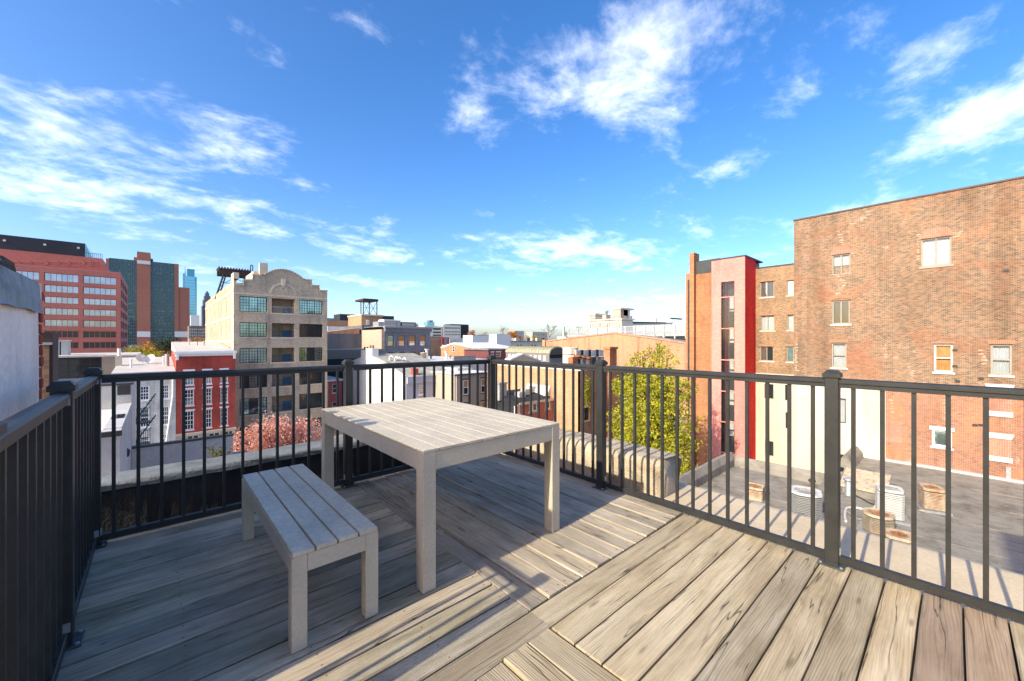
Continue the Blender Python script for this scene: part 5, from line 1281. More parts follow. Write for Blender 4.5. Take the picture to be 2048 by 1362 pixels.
# flat roofed houses to the right, seen over the railing
YH = 50.0
bhh = gridY(YH, [(926.5, 938), (962, 973)], [(759, 789), (806, 838)], 940)
bg_, X0, X1, zt = boxY('row_house', 'beige house with orange-paned sash windows left of corner post', YH, 909, 982, 747, 16, M('beige_render', (.42,.34,.26), .9, .06, .6), m_roofwhite, bhh)
for i, r in enumerate(bhh): window(bg_, 'y', YH, r, m_white_trim, [g_dark, m_orange_curtain], .16, 2, 1, 1, .05, .08, m_frame_dk, m_frame_dk, vert=True)  # one sash of each window takes the orange curtain colour
MB().box(X0-.1, X1+.3, YH-.3, YH-.002, zt-.12, zt+.02).build('gutter', m_frame_dk, bg_)
MB().tube((X1-.15, YH-.2, GZ), (X1-.15, YH-.2, zt-.1), .12, 8).build('downpipe', m_white_trim, bg_); MB().tube((X0+.2, YH-.2, GZ), (X0+.2, YH-.2, zt-.1), .08, 8).build('downpipe', m_pale, bg_)
MB().box(xat(915, YH+5), xat(945, YH+5), YH+5, YH+9, zt+.1, zt+.5).build('skylight', m_pale, bg_)
rf, X0, X1, zt = boxY('flat_roof_building', 'broad white flat roof behind the beige house', 68, 862, 985, 722, 26, m_pale, m_roofwhite)
for i in range(5):
    t = thing('roof_vent', ['grey stub vent at the left of the white roof', 'tall white flue on the white flat roof', 'dark box vent on the white flat roof', 'slim pale pipe on the white flat roof', 'short grey hood at the right of white roof'][i], 'vent', (X0+2+i*2.2, 75, zt))
    hh_ = (.8, 2.2, .7, 1.6, .6)[i]; x = X0+2+i*2.2
    MB().tube((x, 75+i*2 % 5, zt+.1), (x, 75+i*2 % 5, zt+hh_), .2+.1*(i % 2), 8).build('pipe', (m_galv, m_white, m_steel, m_white, m_acgrey)[i], t); MB().box(x-.35, x+.35, 74.6+i*2 % 5, 75.4+i*2 % 5, zt+hh_+.002, zt+hh_+.2).build('cap', (m_galv, m_white, m_steel, m_white, m_acgrey)[i], t)
MB().box(xat(908, 69), xat(952, 69), 69, 69.4, zt+.1, zt+1.0).build('roof_kerb', m_roofgrey, rf)

# orange warehouse with sloping parapet and dark brick neighbour
XO = 62.0
ow = thing('brick_warehouse', 'orange brick warehouse with sloping white roof edge in the distance', 'warehouse', (XO, yat(930, XO), GZ))
Ya, Yb, Yc = yat(882, XO), yat(908, XO), yat(990, XO)
za, zb2, zc2 = zX(882, 697, XO), zX(908, 688.5, XO), zX(990, 706, XO)
m_orangeb = brick('bright_orange_brick', (.60,.24,.12), (.52,.20,.10), (.55,.34,.22), .215, .075, .010)
MB().prism([(XO, Yc, GZ), (XO, Yc, zc2), (XO, Yb, zb2), (XO, Ya, za), (XO, Ya, GZ)], (12, 0, 0)).build('wall', m_orangeb, ow)
MB().prism([(XO-.15, Yc, zc2), (XO-.15, Yb, zb2), (XO-.15, Ya, za), (XO-.15, Ya, za+.5), (XO-.15, Yb, zb2+.5), (XO-.15, Yc, zc2+.5)], (12.4, 0, 0)).build('roof', m_roofwhite, ow)
for x0, x1, y0, y1 in ((932, 938, 700, 707), (906, 910, 692, 704)):
    r = RXr(XO, x0, y0, x1, y1); window(ow, 'x', XO-.3, r, m_white_trim, g_dark, .12, 2, rec=.2, vert=True)
db, X0, X1, zt = boxY('brick_building', 'small dark maroon brick building with cornice behind the corner post', 74, 977, 1011, 700, 10, M('maroon_brick', (.17,.06,.06), .9, .1, .5), m_roofgrey, gridY(74, [(982, 988), (992, 1002)], [(704, 714)], 995), rim=.4)
for r in gridY(74, [(982, 988), (992, 1002)], [(704, 714)], 995): window(db, 'y', 74, r, m_white_trim, g_dark, .1, 2, vert=True, lintel=m_white_trim)
for lab, X, x0, x1, yt, dep, mt in (('white rooftop box with grey side above the maroon building', 80, 978, 993, 669, 6, m_white), ('white stair box left of the autumn tree', 100, 926, 945, 671, 10, m_white)):
    t, a, b, zt = boxX('rooftop_block', lab, X, x0, x1, yt, dep, mt, m_roofwhite, zb=-6)
    MB().box(X-.08, X-.002, a+(b-a)*.35, a+(b-a)*.6, zt-3.4, zt-1.2).build('panel', m_stone, t)
# far white offices
YFAR = 420.0
fo = thing('office_building', 'white far office block with window bands and dark columned top', 'building', (xat(900, YFAR), YFAR, GZ))
m_farw = M('far_white_stone', (.62,.58,.52), .9, .04, .05)
hA = gridY(YFAR, [(866, 882)], [(656, 660), (663, 666.5), (669, 672)], 875); hB = gridY(YFAR, [(887.5+i*2.9, 889.4+i*2.9) for i in range(11)], [(654.5, 658), (662.5, 665), (668, 670.5)], 900)
facade(fo, 'y', YFAR, xat(850, YFAR), xat(884.5, YFAR), GZ, zY(870, 653, YFAR), hA, m_farw); facade(fo, 'y', YFAR-2, xat(884.6, YFAR), xat(919.5, YFAR), GZ, zY(900, 650.5, YFAR), hB, m_farw)
for r in hA: window(fo, 'y', YFAR, r, m_slate, g_dark, .15, 4, rec=.1)
for r in hB: window(fo, 'y', YFAR-2, r, m_slate, g_dark, .15, 1, rec=.1)
MB().box(xat(850, YFAR), xat(919, YFAR), YFAR+.4, YFAR+14, GZ, zY(900, 654, YFAR)).build('body', m_farw, fo)
MB().box(xat(903, YFAR), xat(938, YFAR), YFAR+1, YFAR+16, zY(920, 651, YFAR), zY(920, 648.5, YFAR)).build('dark_roof', m_slate, fo)
for i in range(7): x = xat(920+i*2.9, YFAR); MB().box(x-.5, x+.5, YFAR+.6, YFAR+1.6, zY(930, 664, YFAR), zY(930, 651, YFAR)).build('column', m_slate, fo)
MB().box(xat(919.6, YFAR), xat(940, YFAR), YFAR+4, YFAR+16, GZ, zY(930, 651.1, YFAR)).build('dark_core', m_slate, fo)
ft = thing('glass_tower', 'small blue glass block with stepped roof behind stone front', 'tower', (xat(862, 700), 700, GZ))  # middle block uses the plain blue tower glass
MB().box(xat(849, 700), xat(875, 700), 700, 720, GZ, zY(862, 652, 700)).build('base', m_farw, ft); MB().box(xat(856, 700), xat(870, 700), 702, 716, zY(862, 652, 700)+.01, zY(862, 644, 700)).build('mid', g_blue, ft); MB().box(xat(861, 700), xat(868, 700), 704, 714, zY(862, 644, 700)+.01, zY(862, 640.5, 700)).build('top', m_slatesky, ft)
specs = [('low tan block with red billboard right of stone front', 128, 860, 884, 673, 10, m_tanbrick), ('row of small cream houses behind the red billboard', 150, 899, 926, 677, 10, m_farw), ('cream terrace left of white stair box', 160, 944, 980, 681, 10, m_farw),
         ('pale grey far block behind the autumn tree', 300, 1030, 1048, 662, 10, M('far_grey', (.38,.37,.38), .9)), ('long pale far roof right of autumn tree', 330, 1065, 1095, 664, 10, M('far_buff', (.40,.36,.31), .9)), ('reddish far roofs left of bare tree', 260, 955, 995, 670, 10, M('far_red_roof', (.36,.20,.15), .9))]
for lab, Y, x0, x1, yt, dep, mt in specs:
    hs_ = gridY(Y, [(x0+2+i*5, x0+4+i*5) for i in range(int((x1-x0-3)/5))], [(yt+4, yt+7)], (x0+x1)/2)
    t, a, b, zt = boxY('town_house', lab, Y, x0, x1, yt, dep, mt, m_rooflight, hs_, group='far town houses')
    for r in hs_: window(t, 'y', Y, r, m_white_trim, g_dark, .1, 1, rec=.1)
bbd = thing('billboard', 'small red billboard seen edge-on above the tan block', 'billboard', (xat(890, 126), 126, -5)); 
MB().box(xat(884, 126), xat(898.5, 126), 126, 126.3, zY(890, 690, 126), zY(890, 674.5, 126)).build('panel', M('billboard_red', (.42,.06,.08), .7), bbd); MB().box(xat(889.5, 126), xat(895, 126), 125.9, 125.99, zY(890, 690, 126), zY(890, 676, 126)).build('grey_back', m_acgrey, bbd); MB().tube((xat(891, 126), 126.2, GZ), (xat(891, 126), 126.2, zY(890, 690, 126)), .15, 6).build('pole', m_steel, bbd)
crm = thing('terrace', 'long cream terrace with small dark windows behind the barrel roof', 'house', (xat(1050, 118), 118, GZ))
ch_ = gridY(118, [(1034, 1038.5), (1040.5, 1044.5), (1063, 1067), (1069, 1073), (1021, 1023)], [(689, 694)], 1050)
facade(crm, 'y', 118, xat(1014, 118), xat(1093, 118), GZ, zY(1050, 683, 118), ch_, m_cream); MB().box(xat(1014, 118), xat(1093, 118), 118.35, 130, GZ, zY(1050, 683, 118)-.05).build('body', m_cream, crm)
MB().box(xat(1013, 118), xat(1094, 118), 117.6, 130, zY(1050, 683, 118), zY(1050, 681.5, 118)).build('roof', m_roofgrey, crm)
for r in ch_: window(crm, 'y', 118, r, m_white_trim, g_dark, .08, 1, rec=.1)
for i, px in enumerate((1032, 1057, 1074, 1086)):
    MB().box(xat(px, 120), xat(px+3, 120), 120, 121, zY(1050, 683, 118), zY(px, 676, 120)).build('chimney', m_slate if i % 2 else m_stone, crm)

# ================================================================== right of the corner post: brick sheds, bridge
XB = 35.6
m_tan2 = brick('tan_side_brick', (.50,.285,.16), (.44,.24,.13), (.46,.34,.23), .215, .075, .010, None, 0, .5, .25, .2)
tb = thing('brick_building', 'tan brick building with flat grey roof seen behind the far railing', 'building', (XB, yat(1100, XB), GZ))
Y0, Y1 = yat(1160, XB), yat(975, XB); zt = zX(1160, 742, XB)
MB().box(XB, XB+.4, Y0, Y1, GZ, zt).build('wall', m_tan2, tb)
TX1 = xat(1209, Y0)+.5
r = (xat(1169, Y0), xat(1178.5, Y0), zY(1173, 841, Y0), zY(1173, 815, Y0))
facade(tb, 'y', Y0-.002, XB, TX1, GZ, zt-.002, [r], brick('shaded_tan_brick', (.42,.22,.13), (.33,.17,.10), (.42,.32,.24), .215, .075, .010), 'end_wall', .25, .3)  # darker copy of the tan brick, shade put into its colour
w = window(tb, 'y', Y0-.002, r, m_frame_dk, g_dark, .1, 2, 1, 2, .06, .15, m_stone, m_stone)
MB().box(XB+.41, TX1+6, Y0+.35, Y1, GZ, zt-.3).build('body', m_tan2, tb)
MB().box(XB+.4, TX1+6, Y0+.3, Y1, zt-.3, zt-.2).build('roof', m_roofgrey, tb)
MB().box(XB-.05, XB+.45, Y0-.06, Y1, zt+.002, zt+.12).build('white_coping', m_roofwhite, tb)
MB().box(XB+.451, TX1, Y0-.06, Y0+.3, zt+.002, zt+.12).build('white_coping', m_roofwhite, tb)
# vines on the shaded end wall
def leaves(mb, pts, size, rnd, flat=None):
    for p in pts:
        s_ = size*rnd.uniform(.45, 1.35); n = Vector((rnd.gauss(0, 1), rnd.gauss(0, 1), rnd.gauss(0, 1)+.4)).normalized()
        if flat is not None: n = (n*.6+Vector(flat)).normalized()
        a = n.orthogonal().normalized(); a.rotate(Matrix.Rotation(rnd.uniform(0, 6.28), 3, n)); b = n.cross(a); p = Vector(p)
        i = len(mb.v)
        mb.v += [tuple(p-a*s_), tuple(p+b*s_*.55-n*s_*.12), tuple(p+a*s_), tuple(p-b*s_*.55-n*s_*.12)]; mb.f.append((i, i+1, i+2, i+3))
def leafmesh(mb, name, mat, parent=None):
    me = bpy.data.meshes.new('m'); off = Vector(BASE.get(parent.name, (0,0,0))) if parent else Vector((0,0,0))
    me.from_pydata([tuple(Vector(v)-off) for v in mb.v], [], mb.f); me.update(); return put(name, me, mat, parent)
l_green = leafmat('green_yellow_leaves', [(.30, (.06,.10,.02)), (.41, (.20,.27,.03)), (.52, (.45,.43,.03)), (.62, (.64,.46,.04)), (.74, (.58,.32,.08))])
l_salmon = leafmat('salmon_leaves', [(.28, (.48,.20,.11)), (.42, (.72,.34,.25)), (.55, (.80,.46,.36)), (.68, (.76,.52,.28)), (.8, (.60,.44,.12))])
l_orange = leafmat('orange_leaves', [(.3, (.25,.09,.015)), (.5, (.50,.20,.025)), (.7, (.55,.32,.04))], .4)
l_yellow = leafmat('yellow_leaves', [(.3, (.16,.16,.02)), (.5, (.36,.32,.03)), (.7, (.42,.26,.04))], .4)
l_dark = leafmat('dark_conifer', [(.3, (.02,.03,.012)), (.6, (.05,.07,.025))], .6)
l_red = leafmat('red_far_leaves', [(.3, (.35,.06,.02)), (.6, (.55,.14,.04))], .4)
m_bark = M('bark', (.13,.10,.075), .95, .3, 4, .4)
m_bark_far = M('pale_bare_twigs', (.26,.22,.19), .95, .2, 1)
rnd = random.Random(11)
vn = thing('vine', 'patch of green vine climbing the shaded end wall', 'vine', (xat(1172, Y0), Y0-.1, zY(1172, 800, Y0)))
vm = MB(); leaves(vm, [(xat(rnd.gauss(1172, 3.5), Y0), Y0-.12-rnd.random()*.25, zY(1172, rnd.gauss(782, 14), Y0)) for _ in range(420)], .13, rnd, (0, -1, .3)); leafmesh(vm, 'leaves', l_green, vn)
MB().tube((xat(1173, Y0), Y0-.05, zY(1172, 812, Y0)), (xat(1171, Y0), Y0-.05, zY(1172, 770, Y0)), .03, 5).build('stem', m_bark, vn)
# chimney pier
cp_ = thing('brick_chimney', 'square orange brick chimney with corbelled top by the far railing post', 'chimney', (xat(1214, Y0), Y0-.3, GZ))
cx0 = xat(1208.5, Y0-.3); m_chim = brick('chimney_orange', (.50,.19,.09), (.44,.16,.08), (.45,.27,.18))
Xc = FY(1219.5, 700, Y0-.3)[0]; yc0 = Y0-.3; yc1 = yat(1208.5, Xc); xc1 = xat(1233.5, yc0); czt = zY(1219, 698, yc0)
MB().box(Xc, xc1, yc0, yc1, GZ, czt).build('stack', m_chim, cp_); MB().box(Xc-.12, xc1+.12, yc0-.12, yc1+.12, czt, czt+.25).build('corbel', m_chim, cp_)
# black roofed building in front
YK = yat(1107, XB); kz = zY(1107, 796, YK)
kb = thing('brick_building', 'dark red brick building with black roof below the far corner', 'building', (30, YK, GZ))
KX0, KX1 = xat(985, YK+4.5), XB-.02
kh = gridY(YK, [(1030, 1040), (1058, 1075), (1090, 1101)], [(808, 824)], 1060)
facade(kb, 'y', YK, KX0, KX1, GZ, kz, kh, brick('dark_red_brick', (.34,.11,.07), (.27,.085,.055), (.35,.2,.15)), 'wall', .2, .3)
for i, rr2 in enumerate(kh): window(kb, 'y', YK, rr2, m_white_trim, [m_curtain, g_dark] if i else m_curtain, .1, 2, 1, 1, .05, .1, m_stone)
MB().box(KX0, KX1, YK+.31, YK+4.5, GZ, kz-.1).build('body', m_roofblack, kb)
MB().prism([(KX0, YK-.15, kz), (KX0, YK+4.5, kz+.8), (KX0, YK+4.5, kz-.1), (KX0, YK-.15, kz-.12)], (KX1-KX0-.5, 0, 0)).build('roof', m_roofblack, kb)
MB().box(KX0, KX1, YK-.2, YK-.152, kz-.25, kz+.02).build('eaves_board', m_stone, kb)
MB().prism([(KX1-.48, YK+.5, kz+.2), (KX1, YK+.5, kz+.2), (KX1, YK+.5, kz+1.4), (KX1-.48, YK+.5, kz+.5)], (0, 4, 0)).build('pale_flashing', m_roofwhite, kb)
for i in range(3): MB().box(KX1-4.2+i*1.5, KX1-3.2+i*1.5, YK+1.5+i*.6, YK+2.3+i*.6, kz+.1+.1*i, kz+.9+.15*i).build('roof_box', m_pale, kb)
ccx, ccy = xat(1003, YK+3), YK+3
MB().box(ccx-.55, ccx+.55, ccy-.3, ccy+.3, kz, kz+1.9).box(ccx-.65, ccx+.65, ccy-.38, ccy+.38, kz+1.9, kz+2.05).build('chimney', M('grey_stone_chimney', (.33,.31,.29), .9, .2, 2), kb)
# barrel roofed shed
XV = 47.0
vs = thing('barrel_roof_shed', 'long shed with ribbed barrel roof and glazed end behind railing', 'shed', (XV+1, yat(1060, XV), -4))
vy0, vy1 = yat(1098.5, XV), yat(1012, XV); vz0, vz1 = zX(1098, 716.5, XV), zX(1098, 707, XV); vzc = zX(1098, 693.5, XV)
vx1 = xat(1129, vy0)
mc = (XV+vx1)/2; hwid = (vx1-XV)/2
MB().box(XV, vx1, vy0, vy1, vz0-3, vz1).build('wall', M('grey_shed_wall', (.20,.19,.18), .9, .1, 1), vs)
arcp = [(mc-hwid*1.04*math.cos(math.pi*i/12), (vzc-vz1)*math.sin(math.pi*i/12)+vz1) for i in range(13)]
MB().prism([(x, vy0-.15, z) for x, z in arcp], (0, vy1-vy0+.3, 0)).build('barrel_roof', M('olive_metal_roof', (.36,.33,.22), .6, .1, 1, 0, .4, .2), vs)
for k in range(14):
    y = vy0+(vy1-vy0)*k/13; rb2 = MB()
    for (x0, z0), (x1, z1) in zip(arcp, arcp[1:]): rb2.tube((x0, y, z0+.02), (x1, y, z1+.02), .06, 4)
    rb2.build('roof_rib', bpy.data.materials['olive_metal_roof'], vs)
MB().prism([(mc+(x-mc)*.9, vy0-.2, vz1+(z-vz1)*.85) for x, z in arcp], (0, .04, 0)).build('glazed_end', g_dark, vs)
MB().box(XV+.1, vx1-.1, vy0-.06, vy0-.005, vz0, vz1-.2).build('dark_shutter', m_dark, vs)
for i in range(9): y = vy0+1+(vy1-vy0-2)*i/8; MB().box(XV-.06, XV-.003, y-.25, y+.25, vz0-.5, vz1-.35).build('pale_panel', m_white_trim if i % 3 else m_pale, vs)
tnk = thing('roof_tank', 'white cylindrical roof tank with rust streaks and band', 'tank', (xat(1141, 36), 36, -2))
tx, tz = FY(1141, 717, 36); tr_ = (xat(1151, 36)-xat(1131, 36))/2; tzt = zY(1141, 696, 36)
MB().tube((tx, 36, tz-2), (tx, 36, tzt), tr_, 20).build('shell', M('rusty_white_tank', (.68,.63,.55), .6, .2, .9, 0, .3, 0, (.42,.22,.08), True), tnk, False)
MB().tube((tx, 36, tz+(tzt-tz)*.38), (tx, 36, tz+(tzt-tz)*.45), tr_+.04, 20).build('band', m_rust, tnk); MB().tube((tx, 36, tzt+.002), (tx, 36, tzt+.06), tr_+.05, 20).build('lid', m_white, tnk)
lp_ = thing('louvre_wall', 'row of white louvre panels between dark columns beside the chimney', 'wall', (xat(1180, 34), 34, -3))
for i in range(4):
    a = 1152+i*15.3
    MB().box(xat(a, 34), xat(a+9.5, 34), 34, 34.15, zY(1180, 713, 34), zY(1180, 700, 34)).build('panel', m_white, lp_)
    for k in range(5): z = zY(1180, 713, 34)+(zY(1180, 700, 34)-zY(1180, 713, 34))*(k+.5)/5; MB().box(xat(a, 34)+.05, xat(a+9.5, 34)-.05, 33.95, 33.998, z-.015, z+.015).build('louvre', m_pale, lp_)
    if i < 3: MB().box(xat(a+9.7, 34), xat(a+15.1, 34), 34, 34.3, zY(1180, 714, 34), zY(1180, 699.5, 34)).build('dark_column', m_steel, lp_)
MB().box(xat(1150, 34), xat(1209, 34), 34.05, 34.4, zt-.3, zY(1180, 714.5, 34)).build('base', m_pale, lp_)
jk = thing('roof_plant', 'rusty jumble of fans and ducts beside the white tank', 'roof plant', (xat(1165, 33), 33, zt))
for i in range(9):
    px = 1147+i*6+rnd.uniform(-2, 2); py = rnd.uniform(714, 722); x, z = FY(px, py, 33); s_ = rnd.uniform(.25, .55)
    MB().box(x-s_, x+s_, 32.6, 33.4, zt-.2, z+.2).build('duct', (m_rust, m_steel, m_galv, m_rust, m_mortar)[i % 5], jk)
sl = MB(); 
for i in range(3): x, z = FY(1155+i*9, 713+i*2, 32.8); sl.lathe((x, 32.8, z), [(.4, -.1), (.55, 0), (.3, .25)], 10)
sl.build('cowl', m_rust, jk)
pf = thing('white_gable_roof', 'low white pitched roof light in front of the barrel shed', 'roof light', (xat(1060, 40), 40, -4))
(xg0, zg0), (xg1, zg1), (xg2, _z) = FY(1028, 718, 40), FY(1046, 710, 40), FY(1080, 722, 40)
MB().prism([(xg0-.5, 40, zg0-2), (xg0-.5, 40, zg0-.2), (xg1, 40, zg1), (xg2, 40, _z-.1), (xg2, 40, zg0-2)], (0, .8, 0)).build('gable', m_stucco_par, pf)
MB().prism([(xg0-.7, 39.9, zg0-.2), (xg1, 39.9, zg1), (xg2+.2, 39.9, _z-.1), (xg2+.2, 39.9, _z+.12), (xg1, 39.9, zg1+.22), (xg0-.7, 39.9, zg0+.02)], (0, 1.2, 0)).build('capping', m_roofwhite, pf)

# big tan warehouse with shallow gable
XH = 78.0
bw_ = thing('brick_warehouse', 'wide tan brick warehouse wall with shallow gable below the bridge fence', 'warehouse', (XH, yat(1230, XH), GZ))
P = [(1384, 800), (1384, 690), (1330, 681), (1228, 667.5), (1150, 676), (1105, 682), (1092, 684), (1092, 800)]
Q = [(XH, *FX(px, py, XH)) for px, py in P]; Q[0] = (XH, Q[0][1], GZ); Q[-1] = (XH, Q[-1][1], GZ)
MB().prism(Q, (1.0, 0, 0)).build('wall', m_tanbrick, bw_)
cpn = MB()
for a, b in zip(Q[1:-1], Q[2:-1]): cpn.prism([(XH-.15, a[1], a[2]+.003), (XH-.15, b[1], b[2]+.003), (XH-.15, b[1], b[2]+.35), (XH-.15, a[1], a[2]+.35)], (1.3, 0, 0))
cpn.build('coping', M('rust_coping', (.40,.24,.16), .8), bw_)
MB().prism([(XH+1.01, q[1], q[2]-.2 if i not in (0, len(Q)-1) else GZ) for i, q in enumerate(Q)], (12, 0, 0)).build('roof', m_roofgrey, bw_)
y, z = FX(1089, 684, XH); MB().box(XH-.4, XH+.6, y-.5, y+.5, GZ, z+.6).build('end_pier', m_orangeb, bw_)
y, z = FX(1112, 681, XH); MB().box(XH+2, XH+4.5, y-1.6, y+1.4, z-2, z+1.0).build('vent_box', m_white, bw_); MB().tube((XH+3, y, z+1), (XH+3, y, zX(1112, 653, XH)), .35, 8).build('flue', m_galv, bw_)
# bridge with white fence
XF = 105.0
m_steelw = M('white_painted_steel', (.46,.45,.44), .6, .05, 1)
br = thing('bridge_walkway', 'white steel bridge walkway with mesh fence and posts across the skyline', 'bridge', (XF, yat(1250, XF), -2))
fb0, fb1 = 1134, 1376
def bz_(px, lo=True): return zX(px, (674.5 if px < 1290 else 676)-(px-1137)*.02 if lo else 656-(px-1137)*.0405, XF)
ya, yb = yat(fb0, XF), yat(fb1, XF)
seg = [1137, 1156, 1175, 1194, 1214, 1233, 1251, 1270, 1289, 1308, 1327, 1350, 1372]
zlo, zhi = zX(1250, 671, XF), None
for i, px in enumerate(seg):
    y = yat(px, XF); zt_ = zX(px, 657.5-(px-1137)*.0455, XF); zb_3 = zX(px, 672.5-(px-1137)*.012, XF)
    MB().box(XF-.18, XF+.18, y-.18, y+.18, zb_3-1, zt_).build('fence_post', m_steelw, br)
mesh_m = nodes('fence_mesh')
mm, nt, bs = mesh_m; nt.nodes.remove(bs); t1 = nt.nodes.new('ShaderNodeBsdfTransparent'); t2 = nt.nodes.new('ShaderNodeBsdfDiffuse'); t2.inputs[0].default_value = (.40,.40,.40,1); mx = nt.nodes.new('ShaderNodeMixShader'); mx.inputs[0].default_value = .3
nt.links.new(t1.outputs[0], mx.inputs[1]); nt.links.new(t2.outputs[0], mx.inputs[2]); nt.links.new(mx.outputs[0], nt.nodes['Material Output'].inputs[0])
for a, b in zip(seg, seg[1:]):
    A = [(XF, *FX(px, py, XF)) for px, py in ((a, 672.5-(a-1137)*.012), (b, 672.5-(b-1137)*.012), (b, 658.5-(b-1137)*.0455), (a, 658.5-(a-1137)*.0455))]
    MB().poly(*A).build('mesh_panel', mm, br)
    fr_ = MB().tube(A[3], A[2], .12, 5).tube(A[0], A[1], .25, 5).tube(Vector(A[0]).lerp(Vector(A[3]), .45), Vector(A[1]).lerp(Vector(A[2]), .45), .1, 5)
    n_ = 9
    for k in range(n_): fr_.tube(Vector(A[0]).lerp(Vector(A[1]), k/n_), Vector(A[3]).lerp(Vector(A[2]), k/n_), .045, 4)
    fr_.build('fence_bars', m_steelw, br)
A = [(XF+.4, *FX(px, py, XF)) for px, py in ((1290, 667.5), (1384, 675), (1384, 688), (1250, 676))]
MB().prism(A, (4, 0, 0)).build('dark_girder', m_steel, br)  # girder in the plain dark steel colour
A = [(XF-.1, *FX(px, py, XF)) for px, py in ((1137, 674), (1384, 668), (1384, 671.5), (1137, 676.5))]
MB().prism(A, (5, 0, 0)).build('deck', m_steelw, br)
gtw = MB()
for px in (1309, 1328): y = yat(px, XF-3); gtw.box(XF-3.2, XF-2.8, y-.2, y+.2, zX(px, 690, XF-3), zX(px, 667, XF-3))
gtw.box(XF-3.2, XF-2.8, yat(1328, XF-3), yat(1309, XF-3), zX(1318, 668.5, XF-3), zX(1318, 667, XF-3)).build('stair_frame', m_steelw, br)
# masonry bridge towers
XS_ = 230.0
m_masonry = M('weathered_masonry', (.46,.36,.27), .9, .35, .25, 0, .2, 0, (.25,.13,.08))
m_masonry_w = M('pale_masonry', (.60,.55,.48), .9, .14, .2)
YS = yat(1243, XS_)
bt = thing('bridge_tower', 'weathered stone and brick bridge abutment with arched top on skyline', 'tower', (XS_, YS+20, GZ))
def bt_box(x0, x1, y0, y1, dx, dep, mat, nm):
    X = XS_+dx; return MB().box(X, X+dep, yat(x1, X), yat(x0, X), zX(1215, y1, XS_), zX(1215, y0, XS_)).build(nm, mat, bt)
bt_box(1177, 1243, 640.5, 700, 0, 14, m_masonry_w, 'base')
for i in range(13): bt_box(1179+i*4.8, 1181.3+i*4.8, 645, 655, -.5, .48, m_masonry, 'baluster_panel')
bt_box(1176, 1244, 638, 640.4, -1.0, 16, m_masonry_w, 'cornice')
bt_box(1178.5, 1190, 627.6, 637.9, 1, 12, m_masonry, 'west_block'); bt_box(1178, 1190.6, 624.5, 627.5, .4, 13, m_masonry_w, 'west_cap'); bt_box(1178, 1190.6, 633, 635, .5, 13, m_masonry_w, 'west_band')
bt_box(1190.7, 1212, 627, 637.9, 9, 6, m_masonry, 'west_wing')
bt_box(1226, 1241, 620, 637.9, 1, 9, m_masonry, 'east_block'); bt_box(1224.5, 1242, 616.5, 619.9, .3, 16, m_masonry_w, 'east_cap'); bt_box(1221, 1241.5, 632, 637.9, .3, 9, m_masonry, 'east_plinth')
yA2 = yat(1241, XS_+1); ar = MB()
xa2, xb2 = XS_+10.05, xat(1260, yA2); xm = xat(1252, yA2); ra = (xat(1257, yA2)-xat(1247.5, yA2))/2; zc3 = zX(1215, 630, XS_); ztp = zX(1215, 619.8, XS_)
for i in range(10):
    a, b = math.pi*i/10, math.pi*(i+1)/10
    ar.prism([(xm+ra*math.cos(a), yA2, zc3+ra*math.sin(a)), (xm+ra*math.cos(b), yA2, zc3+ra*math.sin(b)), (xm+ra*math.cos(b), yA2, ztp), (xm+ra*math.cos(a), yA2, ztp)], (0, 5, 0))
ar.box(xm+ra, xb2, yA2, yA2+5, zX(1215, 650, XS_), ztp); ar.box(xa2, xm-ra, yA2, yA2+5, zX(1215, 650, XS_), ztp); ar.build('arch', m_masonry_w, bt)
MB().box(xb2+.01, xat(1265, yA2), yA2, yA2+4, zX(1215, 650, XS_), zX(1215, 631, XS_)).build('buttress', m_masonry_w, bt)
YS = 330.0
bsn = thing('bridge_span', 'long pale bridge deck edge running right from the stone abutment', 'bridge', (xat(1300, YS), YS, 0))
A = [(lambda q: (q[0], YS+3, q[1]))(FY(px, py, YS+3)) for px, py in ((1235, 647), (1345, 645), (1345, 648.5), (1235, 652))]
MB().prism(A, (0, 8, 0)).build('deck', m_stone, bsn)
A = [(lambda q: (q[0], YS+2.6, q[1]))(FY(px, py, YS+2.6)) for px, py in ((1262, 643), (1332, 644.5), (1332, 646.3), (1245, 647))]
MB().prism(A, (0, 8, 0)).build('railing', m_steel, bsn)
MB().box(xat(1315, YS), xat(1316.8, YS), YS+3, YS+5, zY(1316, 646, YS), zY(1316, 635.5, YS)).build('lamp_post', m_masonry_w, bsn)
bg2 = thing('bridge_gantry', 'small dark steel gantry on the skyline near the brick pier', 'gantry', (xat(1354, 300), 300, 10))
MB().box(xat(1343.5, 300), xat(1365, 300), 300, 303, zY(1354, 638.5, 300), zY(1354, 636, 300)).build('platform', m_steel, bg2)
for px in (1346, 1350, 1358, 1362): MB().tube((xat(px, 300), 301, zY(1354, 648, 300)), (xat(px+(1 if px < 1354 else -1), 300), 301, zY(1354, 638, 300)), .25, 5).build('leg', m_steel, bg2)

